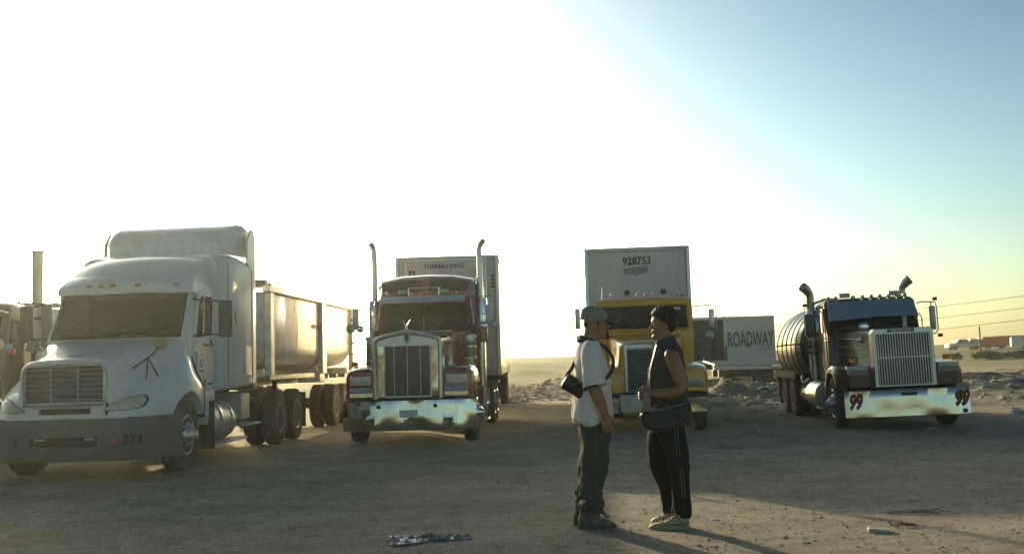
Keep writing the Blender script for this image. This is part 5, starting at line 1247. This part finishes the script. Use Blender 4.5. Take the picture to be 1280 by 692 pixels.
def head(g, cx, cz, s, d, k=1.0):
    """d=+1 faces +x; (cx, cz) is the centre of the skull; height chin-crown about .235"""
    X = lambda v: cx + d*v*k
    Z = lambda v: cz + v*k
    # profile: (z, back, front, half width)
    lv = [(-.128, -.005, .072, .028), (-.118, -.02, .086, .040), (-.10, -.045, .088, .052), (-.075, -.062, .086, .060), (-.05, -.078, .087, .066), (-.02, -.088, .086, .070),
          (.0, -.094, .084, .073), (.015, -.097, .090, .075), (.03, -.098, .092, .076), (.055, -.096, .088, .077), (.08, -.088, .074, .070), (.098, -.068, .052, .054), (.108, -.04, .025, .03)]
    q = catmull(lv, 3)
    g.loft([ring((X(a[1])+X(a[2]))/2, s, Z(a[0]), abs(a[2]-a[1])/2*k, a[3]*k, 28, 2.25) for a in q])
    # nose
    g.loft([[(X(.080), s-.014*k, Z(.018)), (X(.094), s, Z(.022)), (X(.080), s+.014*k, Z(.018)), (X(.070), s, Z(.012))],
            [(X(.082), s-.015*k, Z(-.005)), (X(.106), s, Z(-.004)), (X(.082), s+.015*k, Z(-.005)), (X(.07), s, Z(-.006))],
            [(X(.080), s-.020*k, Z(-.026)), (X(.120), s, Z(-.026)), (X(.080), s+.020*k, Z(-.026)), (X(.068), s, Z(-.022))],
            [(X(.080), s-.016*k, Z(-.036)), (X(.108), s, Z(-.038)), (X(.080), s+.016*k, Z(-.036)), (X(.070), s, Z(-.034))]])
    g.ball((X(.110), s, Z(-.027)), .011*k, .013*k, .010*k, 10)
    g.ball((X(.088), s, Z(-.055)), .012*k, .024*k, .008*k, 10); g.ball((X(.086), s, Z(-.068)), .011*k, .021*k, .009*k, 10)
    g.ball((X(.082), s, Z(-.105)), .014*k, .022*k, .016*k, 10)
    g.ball((X(.086), s, Z(.032)), .012*k, .055*k, .009*k, 12)
    for e in (-1, 1):
        g.ball((X(-.012), s+e*.076*k, Z(-.018)), .019*k, .011*k, .032*k, 12, Matrix.Rotation(d*.2, 4, 'Y')); g.ball((X(-.005), s+e*.072*k, Z(-.038)), .010*k, .010*k, .012*k, 8)
        g.ball((X(.055), s+e*.045*k, Z(-.03)), .028*k, .022*k, .024*k, 10)
def hand(g, W, dirv, palm_n, side, curl=.5, L=.18, k=1.0):
    """palm + 5 fingers. W wrist, dirv along the hand, palm_n palm normal, side = thumb side"""
    W = Vector(W); d = Vector(dirv).normalized(); n_ = Vector(palm_n).normalized(); s = Vector(side).normalized()
    pl = .088*k
    secs = []
    for t, hw, th in ((0, .026, .018), (.25, .034, .017), (.6, .041, .015), (1, .040, .013)):
        c = W + d*pl*t; secs.append([c + s*(hw*k*math.cos(a)) + n_*(th*k*math.sin(a)) for a in [2*PI*i/12 for i in range(12)]])
    g.loft(secs)
    for i, (off, ln) in enumerate(((.030, .070), (.010, .078), (-.011, .073), (-.031, .058))):
        b = W + d*pl*.96 + s*off*k; P = [b]; ang = curl*.5
        for seg_, f in enumerate((.45, .32, .26)):
            ang_ = ang + curl*seg_*.9; P.append(P[-1] + (d*math.cos(ang_) + n_*math.sin(ang_) + s*off*.8)*ln*k*f)
        g.tube(P, [.0095*k, .009*k, .008*k, .0068*k], 8); g.ball(P[-1], .0068*k, seg=8)
    b = W + d*pl*.25 + s*.028*k
    P = [b, b + (d*.6+s*.6+n_*.35).normalized()*.036*k, b + (d*.6+s*.6+n_*.35).normalized()*.036*k + (d*.85+s*.1+n_*.5).normalized()*.032*k, b + (d*.6+s*.6+n_*.35).normalized()*.036*k + (d*.85+s*.1+n_*.5).normalized()*.052*k + n_*.012*k]
    g.tube(P, [.014*k, .0115*k, .010*k, .0075*k], 8); g.ball(P[-1], .0075*k, seg=8)
def finish(me, name, m, T, label=None, kind=None):
    me.name = name; me.materials.clear(); me.materials.append(m); o = bpy.data.objects.new(name, me); C.objects.link(o); o.parent = T
    if label: o['label'] = label
    return o
def shoe(g, gs, heel, toe, y, h, w_, d, zs=0):
    """upper in g, sole in gs"""
    L = abs(toe-heel); X = lambda t: heel + d*L*t
    up = [(0.02, .030, .6*h, .018), (.10, .036, 1.0*h, .018), (.28, .036, .98*h, .018), (.42, .037, .74*h, .018), (.60, .043, .50*h, .018), (.80, .045, .42*h, .018), (.93, .036, .34*h, .018), (.985, .018, .22*h, .02)]
    q = catmull(up, 3); secs = []
    for t, hw, zt, zb in q:
        hw *= w_/.09; secs.append([(X(t), y+hw*math.copysign(abs(math.cos(a))**.75, math.cos(a)), zs + (zb+zt)/2 + (zt-zb)/2*math.copysign(abs(math.sin(a))**.8, math.sin(a))) for a in [2*PI*i/20 for i in range(20)]])
    g.loft(secs)
    ol = [(X(t), y+sg*wd*w_/.09) for sg, row in ((1, [(0,.02),(.06,.036),(.3,.037),(.6,.046),(.82,.048),(.95,.036),(1.0,.012)]), (-1, [(1.0,.012),(.95,.036),(.82,.048),(.6,.046),(.3,.037),(.06,.036),(0,.02)])) for t, wd in row]
    gs.prism(ol, zs, zs+.026, 'Z')

MA = (.622, 8.80, float(ground_z(.622, 8.80))); MB_ = (1.237, 8.72, float(ground_z(1.237, 8.72))); MS = 1.03
# ---------------------------------------------------------------- man in the cap, facing right
T = thing('person', 'man in a grey mesh cap and white short-sleeved shirt, standing and facing right', 'person', MA)
b = G()
hx, hz = .072, 1.635
head(b, hx, hz, 0, 1)
column([(1.40, -.06, .08, 0, .095), (1.44, -.055, .085, 0, .078), (1.50, -.045, .095, 0, .066), (1.55, -.032, .105, 0, .064), (1.61, -.02, .11, 0, .064)], g=b)
column([(.78, -.06, .13, 0, .15), (.95, -.08, .15, 0, .16), (1.15, -.08, .13, 0, .16), (1.30, -.09, .115, 0, .18), (1.40, -.07, .085, 0, .17), (1.45, -.03, .07, 0, .09)], g=b)
for s, ftx in ((-1, .02), (1, .0)):
    capsule(b, [(.045, s*.09, .82), (.015, s*.095, .48), (-.035, s*.10, .10)], [.07, .05, .038])
capsule(b, [(.02, -.20, 1.40), (.015, -.235, 1.28), (.022, -.25, 1.13), (.042, -.255, 1.07), (.075, -.255, .98), (.100, -.25, .905)], [.060, .058, .053, .053, .043, .031])
hand(b, (.102, -.25, .905), (.12, .02, -1), (.25, .96, 0), (.95, -.25, .1), .45)
capsule(b, [(.02, .20, 1.40), (.02, .235, 1.28), (.03, .25, 1.13), (.06, .25, 1.04), (.11, .22, .93)], [.055, .048, .042, .040, .027])
hand(b, (.11, .22, .93), (.15, -.05, -1), (.2, -.96, 0), (.95, .2, .1), .5)
finish(remesh(b, .0042, 2), 'body', skin, T)
g = G()
g.ball((hx+.045, -.034, hz+.004), .014, .014, .012, 12); g.ball((hx+.045, .034, hz+.004), .014, .014, .012, 12)
# shirt: boxy, untucked, hanging clear of the hips
g = G()
column([(.845, -.135, .175, 0, .205), (.90, -.137, .182, 0, .212), (1.0, -.128, .190, 0, .214), (1.08, -.118, .188, 0, .212), (1.17, -.112, .178, 0, .212), (1.27, -.112, .160, 0, .218), (1.36, -.104, .135, 0, .220), (1.42, -.092, .115, 0, .20), (1.465, -.078, .10, 0, .15), (1.495, -.066, .088, 0, .09)], p=2.5, g=g, n=36)
for s in (-1, 1):
    g.tube([(.0, s*.12, 1.445), (.01, s*.19, 1.415), (.015, s*.235, 1.30), (.02, s*.262, 1.20), (.03, s*.275, 1.135)], [.05, .078, .084, .088, .090], 20, sm=4)
me = remesh(g, .007, 3); wrinkle(me, .028, 7, 3.4, 1.5, gain=lambda c: .45+.9*max(0, 1.3-c.z)*1.8)
for v in me.vertices:
    if v.co.z < .90: v.co.z += .022*math.sin(v.co.x*23+v.co.y*9)*(.90-v.co.z)/.055
finish(me, 'shirt', shirt_m, T)
g = G()
for s in (-1, 1): g.tube([(.028, s*.274, 1.139), (.031, s*.2755, 1.126)], [.0925, .093], 22)
finish(g.mesh('cuff'), 'sleeve_cuff', navy, T, kind=None)
g = G(); g.loft([ring(.008, 0, 1.455, .105, .125, 28, 2, -.35), ring(.020, 0, 1.490, .090, .094, 28, 2, -.40), ring(.026, 0, 1.512, .080, .080, 28, 2, -.42), ring(.026, 0, 1.50, .070, .072, 28, 2, -.42), ring(.02, 0, 1.47, .07, .08, 28, 2, -.2)], cap=False); finish(g.mesh('collar'), 'collar', navy, T)
# trousers, bunched at the ankle
g = G()
column([(.74, -.088, .165, 0, .165), (.80, -.094, .172, 0, .170), (.88, -.09, .16, 0, .165)], p=2.4, g=g)
for s in (-1, 1):
    o_ = .0 if s < 0 else -.012
    column([(.145, -.098+o_, .052+o_, s*.105, .074), (.19, -.122+o_, .064+o_, s*.105, .086), (.235, -.092+o_, .052+o_, s*.105, .072), (.265, -.112+o_, .066+o_, s*.105, .082), (.30, -.095+o_, .066+o_, s*.10, .078), (.42, -.094+o_, .098+o_, s*.10, .084), (.52, -.088+o_, .128+o_, s*.095, .088), (.64, -.080, .150, s*.09, .093), (.76, -.088, .165, s*.085, .098), (.84, -.09, .165, s*.08, .095)], p=2.2, g=g, n=26)
me = remesh(g, .0065, 3); wrinkle(me, .034, 9, 5.5, 4.2, gain=lambda c: .55+1.3*max(0, .42-c.z)*2)
finish(me, 'trousers', jean, T)
gu, gs = G(), G()
shoe(gu, gs, -.125, .165, -.105, .115, .098, 1); shoe(gu, gs, -.15, .135, .11, .115, .098, 1)
for k, y in enumerate((-.105, .11)):
    u, s_ = G(), G(); shoe(u, s_, -.135-.025*k, .175-.03*k, y, .125, .112, 1)
    column([(.05, -.125-.025*k, .05-.025*k, y, .048), (.12, -.115-.025*k, .045-.025*k, y, .052), (.19, -.115-.025*k, .035-.025*k, y, .052), (.21, -.112-.025*k, .03-.025*k, y, .050)], g=u)
    me = remesh(u, .006, 2); wrinkle(me, .006, 22, 30, 3.1); sh = finish(me, 'boot', boot_m, T); obj('sole', s_, rubber, sh)
    g = G()
    for q in range(5): g.tube([(.012+q*.017-.025*k, y-.045, .165-q*.018), (.045+q*.020-.025*k, y, .172-q*.02), (.012+q*.017-.025*k, y+.045, .165-q*.018)], .004, 5)
    obj('laces', g, seal, sh)
# cap: panelled crown with mesh back, curved dark brim
g = G(); cs = []
for a in range(9):
    t = a/8; z = hz+.030+.108*math.sin(t*PI/2); r = math.cos(t*PI/2)**.48
    cs.append(ring(hx-.006-.01*t, 0, z, .116*r+.001, .096*r+.001, 32, 2.3, -.12))
g.loft(cs)
cp = obj('cap', g, cap_m, T)
g = G()
for a in (0, PI/3, 2*PI/3):
    P = []
    for k in range(-8, 9):
        t = k/8; z = hz+.030+.110*math.cos(t*PI/2); r = abs(math.sin(t*PI/2))**.8*(1 if t > 0 else -1); P.append((hx-.016+.119*r*math.cos(a), .0975*r*math.sin(a), z-.14*.118*r*math.cos(a)))
    g.tube(P, .0022, 5)
obj('cap_seam', g, brim_m, cp)
g = G(); g.ball((hx-.016, 0, hz+.141), .008); obj('cap_button', g, brim_m, cp)
g = G(); g.loft([ring(hx-.006, 0, hz+.022, .120, .098, 32, 2.1, -.14), ring(hx-.007, 0, hz+.034, .119, .098, 32, 2.1, -.14)], cap=False); obj('cap_band', g, cap_m, cp)
V = []; F = []; nu, nv = 16, 8
for t in (0, .004):
    for j in range(nv+1):
        for i in range(nu+1):
            a = (-1+2*i/nu)*.95; v = j/nv; ex = .088*math.cos(a*.85)*v
            V.append((hx-.006+.112*math.cos(a)+ex, .094*math.sin(a), hz+.030-.026*v + .012*math.cos(a)*(1-v*.3) - .026*math.sin(a)**2 + t*2.2))
n_ = (nu+1)*(nv+1)
for j in range(nv):
    for i in range(nu): q = [j*(nu+1)+i, j*(nu+1)+i+1, (j+1)*(nu+1)+i+1, (j+1)*(nu+1)+i]; F += [q, [x+n_ for x in q[::-1]]]
for i in range(nu): F.append([nv*(nu+1)+i, nv*(nu+1)+i+1, nv*(nu+1)+i+1+n_, nv*(nu+1)+i+n_])
g = G(); g.add(V, F); obj('cap_brim', g, brim_m, cp)
g = G(); g.tube([(hx+.085, -.086, hz+.026), (hx+.13, -.078, hz+.012), (hx+.178, -.045, hz+.014), (hx+.192, 0, hz+.022)], .0035, 6, sm=3); obj('brim_edge', g, piping, cp)
# hair at the nape, goatee
g = G(); g.ball((hx-.058, 0, hz+.004), .046, .060, .052, 16); g.ball((hx-.056, 0, hz-.045), .034, .048, .036, 14); g.ball((hx+.012, -.072, hz-.0), .012, .010, .026, 10); g.ball((hx+.012, .072, hz-.0), .012, .010, .026, 10); me = remesh(g, .006, 1); wrinkle(me, .004, 40, 40, 3); finish(me, 'hair', hair_m, T)
g = G(); g.ball((hx+.083, 0, hz-.108), .024, .030, .024, 14); g.ball((hx+.092, 0, hz-.085), .013, .027, .013, 12); g.ball((hx+.096, 0, hz-.046), .010, .030, .006, 12); me = remesh(g, .004, 1); wrinkle(me, .003, 60, 60, 3); finish(me, 'beard', hair_m, T)
for s in (-1, 1):
    g = G(); g.ball((hx+.074, s*.034, hz+.006), .0135, seg=12); e = obj('eye', g, eye_m, T)
    g = G(); g.ball((hx+.0835, s*.035, hz+.006), .0058, seg=10); obj('iris', g, black, e)
g0 = MA
# belt pouch slung on his back
T = thing('shoulder_bag', 'small black pouch slung on a strap across the back of the man in the cap', 'bag', (g0[0]-.122*MS, g0[1]-.13*MS, g0[2]+1.15*MS))
g = G(); g.obox(Matrix.Translation((-.0, .0, -.02)) @ Matrix.Rotation(R(33), 4, 'Y'), .21, .10, .135, .03); g.obox(Matrix.Translation((-.035, -.05, .0)) @ Matrix.Rotation(R(33), 4, 'Y'), .12, .03, .09, .012)
me = remesh(g, .005, 2); wrinkle(me, .004, 16, 16, 2); finish(me, 'pouch', nylon, T)
g = G(); g.tube([(-.095, -.02, .05), (-.07, -.045, .09), (.02, -.065, .045), (.075, -.06, -.02)], .004, 6); obj('zip', g, piping, T)
def strap(P, w_=.022, th=.004, sm=5):
    q = [Vector(p) for p in catmull(P, sm)]; g = G(); secs = []
    for i, p in enumerate(q):
        t = (q[min(i+1, len(q)-1)]-q[max(i-1, 0)]).normalized(); out = Vector((p.x-.17+.0, p.y-.12, 0)).normalized() if False else Vector((0, -1, 0))
        s = t.cross(out).normalized(); o2 = s.cross(t).normalized()
        secs.append([p+s*w_/2+o2*th, p+s*w_/2-o2*th, p-s*w_/2-o2*th, p-s*w_/2+o2*th])
    return g.loft(secs)
obj('strap', strap([(-.075, .0, .06), (-.022, .06, .12), (.022, .12, .20), (.045, .20, .26), (.09, .26, .295), (.15, .26, .31)], .030), nylon, T)
obj('strap', strap([(.03, -.03, -.05), (.13, -.085, -.03), (.235, -.105, .03), (.295, -.045, .10), (.318, .02, .18), (.290, .07, .25), (.24, .14, .31), (.17, .20, .325)], .026), nylon, T, label='strap across the chest')

# ---------------------------------------------------------------- young man with the duffel, facing left
T = thing('person', 'dark-haired young man in a sleeveless vest and black track pants, facing left', 'person', MB_)
b = G(); hx, hz = .012, 1.665
head(b, hx, hz, 0, -1, .97)
column([(1.38, -.04, .12, 0, .09), (1.44, -.04, .115, 0, .078), (1.50, -.04, .105, 0, .068), (1.55, -.042, .095, 0, .063), (1.62, -.03, .085, 0, .062)], g=b)
column([(.80, -.09, .11, 0, .125), (.95, -.09, .13, 0, .13), (1.15, -.09, .15, 0, .155), (1.30, -.08, .155, 0, .18), (1.38, -.045, .14, 0, .175), (1.44, .0, .11, 0, .09)], g=b)
capsule(b, [(.05, -.09, .86), (.075, -.12, .48), (.085, -.125, .10)], [.062, .05, .04])
capsule(b, [(.0, .08, .86), (-.05, .10, .48), (.03, .11, .12)], [.062, .05, .04])
# near (left) arm: bent at the elbow, fist closed on the strap
capsule(b, [(.045, -.195, 1.405), (.065, -.225, 1.33), (.09, -.24, 1.24), (.110, -.245, 1.158), (.05, -.265, 1.115), (-.04, -.285, 1.10), (-.125, -.29, 1.105)], [.060, .062, .057, .050, .047, .041, .029])
hand(b, (-.125, -.29, 1.105), (-1, .05, .08), (.05, 1, -.25), (0, .1, 1), 1.35, k=.96)
capsule(b, [(.045, .195, 1.40), (.07, .235, 1.28), (.09, .24, 1.15), (.0, .20, 1.09), (-.12, .05, 1.08)], [.052, .048, .042, .038, .026])
hand(b, (-.12, .05, 1.08), (-.85, -.5, 0), (.3, -1, -.2), (0, .1, 1), 1.0, k=.96)
finish(remesh(b, .0042, 2), 'body', skin2, T)
for s in (-1, 1):
    g = G(); g.ball((hx-.070, s*.033, hz+.006), .013, seg=12); e = obj('eye', g, eye_m, T)
    g = G(); g.ball((hx-.0795, s*.034, hz+.006), .0056, seg=10); obj('iris', g, black, e)
# hair: short thick curls, full on top
g = G(); g.ball((hx+.020, 0, hz+.056), .100, .090, .080, 20); g.ball((hx+.060, 0, hz+.015), .074, .082, .082, 18); g.ball((hx-.046, 0, hz+.088), .044, .064, .042, 16); g.ball((hx-.01, 0, hz+.105), .07, .07, .042, 16); g.ball((hx+.062, 0, hz-.04), .038, .06, .035, 14)
rs = np.random.RandomState(3)
for k in range(260):
    d = Vector(rs.randn(3)); d.normalize()
    if d.z < -.25 and d.x < .3: continue
    if d.x < -.55 and d.z < .35: continue
    c = Vector((hx+.02+d.x*.102, d.y*.090, hz+.054+d.z*.092+.006)); g.ball(c, rs.uniform(.010, .022), seg=6)
me = remesh(g, .0045, 1); wrinkle(me, .004, 55, 55, 3); finish(me, 'hair', hair_m, T)
# sleeveless vest
g = G()
column([(.86, -.13, .19, 0, .175), (.95, -.122, .195, 0, .18), (1.05, -.115, .19, 0, .178), (1.16, -.115, .188, 0, .18), (1.28, -.105, .185, 0, .19), (1.36, -.085, .172, 0, .19), (1.42, -.068, .160, 0, .178), (1.465, -.058, .142, 0, .135), (1.50, -.05, .122, 0, .095), (1.525, -.045, .108, 0, .078)], p=2.4, g=g, n=36)
g.tube([(.05, -.16, 1.425), (.055, -.20, 1.40)], [.055, .06], 18, sm=0); g.tube([(.05, .16, 1.425), (.055, .20, 1.40)], [.055, .06], 18)
me = remesh(g, .0065, 3); wrinkle(me, .036, 8, 4.5, 8.1, gain=lambda c: .6+1.2*max(0, 1.25-c.z)*2)
finish(me, 'vest', vest_m, T)
g = G(); g.loft([ring(.035, 0, 1.49, .090, .105, 26, 2, .28), ring(.032, 0, 1.53, .080, .082, 26, 2, .3), ring(.03, 0, 1.552, .078, .078, 26, 2, .35), ring(.03, 0, 1.54, .070, .072, 26, 2, .35), ring(.03, 0, 1.49, .07, .08, 26, 2, .2)], cap=False); finish(g.mesh('collar'), 'collar', vest_m, T)
g = G(); P = [(.055+.062*math.cos(a), -.196-.008*math.sin(a), 1.375+.075*math.sin(a)) for a in [2*PI*k/20 for k in range(21)]]; g.tube(P, .005, 6); obj('armhole_trim', g, black, T)
g = G(); g.tube([(-.052, -.05, 1.49), (-.082, -.075, 1.40), (-.108, -.06, 1.30), (-.122, -.06, 1.18), (-.125, -.07, 1.05), (-.130, -.07, .93)], .006, 6, sm=4); obj('zip', g, mat('brass_zip', (.45,.38,.25), .35, .6), T)
g = G(); g.loft([[(x+dx, y-.004, z) for dx, y, z in ((0, -.06, z0), (.028, -.105, z0), (.030, -.10, z0+.001), (.002, -.055, z0+.001))] for x, z0 in ((-.065, 1.47), (-.09, 1.38), (-.112, 1.28), (-.125, 1.12))]); obj('vest_placket', g, vest_m, T)
# track pants
g = G()
column([(.78, -.115, .135, 0, .155), (.86, -.12, .15, 0, .16), (.93, -.11, .15, 0, .155)], p=2.4, g=g)
column([(.10, .035, .150, -.125, .060), (.13, .028, .158, -.125, .066), (.22, .030, .158, -.125, .066), (.38, .015, .162, -.122, .074), (.52, -.005, .166, -.115, .082), (.66, -.03, .160, -.105, .088), (.80, -.10, .14, -.085, .092), (.88, -.11, .14, -.08, .09)], g=g, n=26, p=2.2)
column([(.10, -.02, .085, .10, .058), (.15, -.035, .088, .10, .064), (.20, -.045, .085, .10, .065), (.30, -.055, .07, .10, .066), (.37, -.085, .06, .10, .072), (.48, -.128, .04, .10, .08), (.60, -.142, .05, .095, .086), (.72, -.138, .08, .09, .09), (.84, -.128, .12, .085, .09)], g=g, n=26, p=2.2)
me = remesh(g, .0065, 3); wrinkle(me, .028, 10, 4, 6.6, gain=lambda c: .6+1.3*max(0, .35-c.z)*2)
tp = finish(me, 'track_pants', blackp, T)
for dx in (0, .022):
    g = G(); P = [(.055+dx, -.168, .86), (.05+dx, -.194, .76), (.055+dx, -.203, .66), (.06+dx, -.205, .58)]; g.tube(P, .003, 6, sm=4); obj('side_stripe', g, mat('dull_stripe', (.11,.11,.105), .6), tp)
    g = G(); P = [(.075+dx, -.203, .50), (.085+dx, -.201, .38), (.09+dx, -.197, .26)]; g.tube(P, .003, 6, sm=4); obj('side_stripe', g, mat('dull_stripe', (.11,.11,.105), .6), tp)
for k, (heel, toe, y, zs) in enumerate(((.150, -.185, -.125, 0), (.10, -.135, .10, .012))):
    u, s_ = G(), G(); shoe(u, s_, heel, toe, y, .128, .118, -1, zs)
    column([(.06+zs, heel-.135, heel-.006, y, .048), (.125+zs, heel-.125, heel-.008, y, .050), (.155+zs, heel-.135, heel-.01, y, .048)], g=u)
    me = remesh(u, .006, 2); wrinkle(me, .004, 26, 30, 2.2); sh = finish(me, 'sneaker', tan_m, T); obj('sole', s_, sole_m, sh)
    g = G(); X = lambda t: heel + (toe-heel)*t
    for q in range(5): g.tube([(X(.34+q*.075), y-.044, zs+.094-q*.010), (X(.36+q*.075), y, zs+.122-q*.014), (X(.34+q*.075), y+.044, zs+.094-q*.010)], .0055, 6)
    g.tube([(X(.33), y-.02, .125+zs), (X(.36), y-.055, .12+zs), (X(.42), y-.062, .09+zs), (X(.38), y-.06, .07+zs)], .004, 5, sm=3)
    g.tube([(X(.33), y-.02, .125+zs), (X(.42), y-.03, .13+zs), (X(.50), y-.05, .10+zs)], .004, 5, sm=3)
    obj('laces', g, sole_m, sh)
    g = G(); g.tube([(X(.02), y-.045, .06+zs), (X(.25), y-.050, .045+zs), (X(.55), y-.056, .045+zs), (X(.75), y-.058, .035+zs)], .004, 5, sm=3)
    g.tube([(X(.20), y-.050, .045+zs), (X(.28), y-.050, .09+zs), (X(.33), y-.046, .11+zs)], .004, 5, sm=3); g.tube([(X(.72), y-.055, .035+zs), (X(.70), y-.03, .068+zs), (X(.70), y+.03, .068+zs)], .004, 5, sm=3)
    g.lathe([(.046,0),(.052,.005),(.050,.014),(.044,.014)], (X(.14)+.0, y, zs+.150), 'Z', 18); obj('shoe_trim', g, rustm, sh)
g1 = MB_
# duffel bag on his hip
T = thing('duffel_bag', 'black duffel bag with pale piping held at the hip of the young man', 'bag', (g1[0]-.02, g1[1]-.27, g1[2]+.80))
g = G(); P2 = [(-.19, .04), (-.215, .12), (-.205, .165), (-.12, .18), (.02, .205), (.13, .225), (.185, .225), (.20, .17), (.19, .10), (.13, .05), (.03, .015), (-.08, .005), (-.15, .012)]
secs = []
for y, s_ in ((-.075, .80), (-.062, .93), (-.03, 1.0), (.03, 1.0), (.08, .95), (.11, .82)):
    secs.append([(-.005+(p[0]+.005)*s_, y, .11+(p[1]-.11)*s_) for p in P2])
g.loft(secs); me = remesh(g, .007, 4); wrinkle(me, .014, 7, 9, 3.7)
finish(me, 'bag_body', nylon, T)
g = G(); g.tube([(-.205, -.045, .155), (-.10, -.075, .17), (.03, -.078, .198), (.13, -.070, .215), (.185, -.045, .222)], .0055, 6, sm=4); obj('piping', g, piping, T)
g = G(); g.tube([(-.19, -.045, .15), (-.185, -.06, .07), (-.14, -.065, .035), (-.05, -.075, .02), (.06, -.072, .04), (.15, -.06, .08)], .004, 6, sm=4); obj('piping', g, seal, T)
g = G(); g.loft([[(x+dx, y, z) for dx, z in ((-.05, .18), (.05, .18), (.05, .20), (-.05, .20))] for x, y in ((0, -.05), (0, 0))])
g = G(); g.patch((-.215, -.03, .15), (-.13, -.045, .175), (-.150, -.045, .30), (-.185, -.04, .30), 4, 8, .012, .012, side=.015); obj('strap_flap', g, mat('khaki_webbing', (.22,.20,.13), .8, bump=.2, bscale=150), T)
obj('strap', strap([(-.19, -.02, .27), (-.185, .0, .31), (-.17, .05, .30), (-.15, .08, .22), (-.12, .09, .16)], .025), nylon, T)

for o in C.objects:
    if o.type == 'EMPTY' and (o.name.startswith('person') or o.name in ('shoulder_bag', 'duffel_bag')): o.scale = (MS, MS, MS) if o.name in ('person', 'shoulder_bag') else (1, 1, 1)
# ================================================================ dusty evening air
g = G(); g.box(-1600, 1600, -80, 3100, -4.5, 9.0)
hm = bpy.data.materials.new('dusty_air'); hm.use_nodes = True; hn = hm.node_tree; hn.nodes.remove(hn.nodes['Principled BSDF'])
pv = hn.nodes.new('ShaderNodeVolumePrincipled'); pv.inputs['Color'].default_value = (.90, .93, .84, 1); pv.inputs['Density'].default_value = .0006; pv.inputs['Anisotropy'].default_value = .78
hn.links.new(pv.outputs[0], hn.nodes['Material Output'].inputs['Volume'])
hz_ = obj('haze', g, hm, kind='stuff'); tag(hz_, 'thin dusty haze lying over the whole lot and the far bank', 'haze')
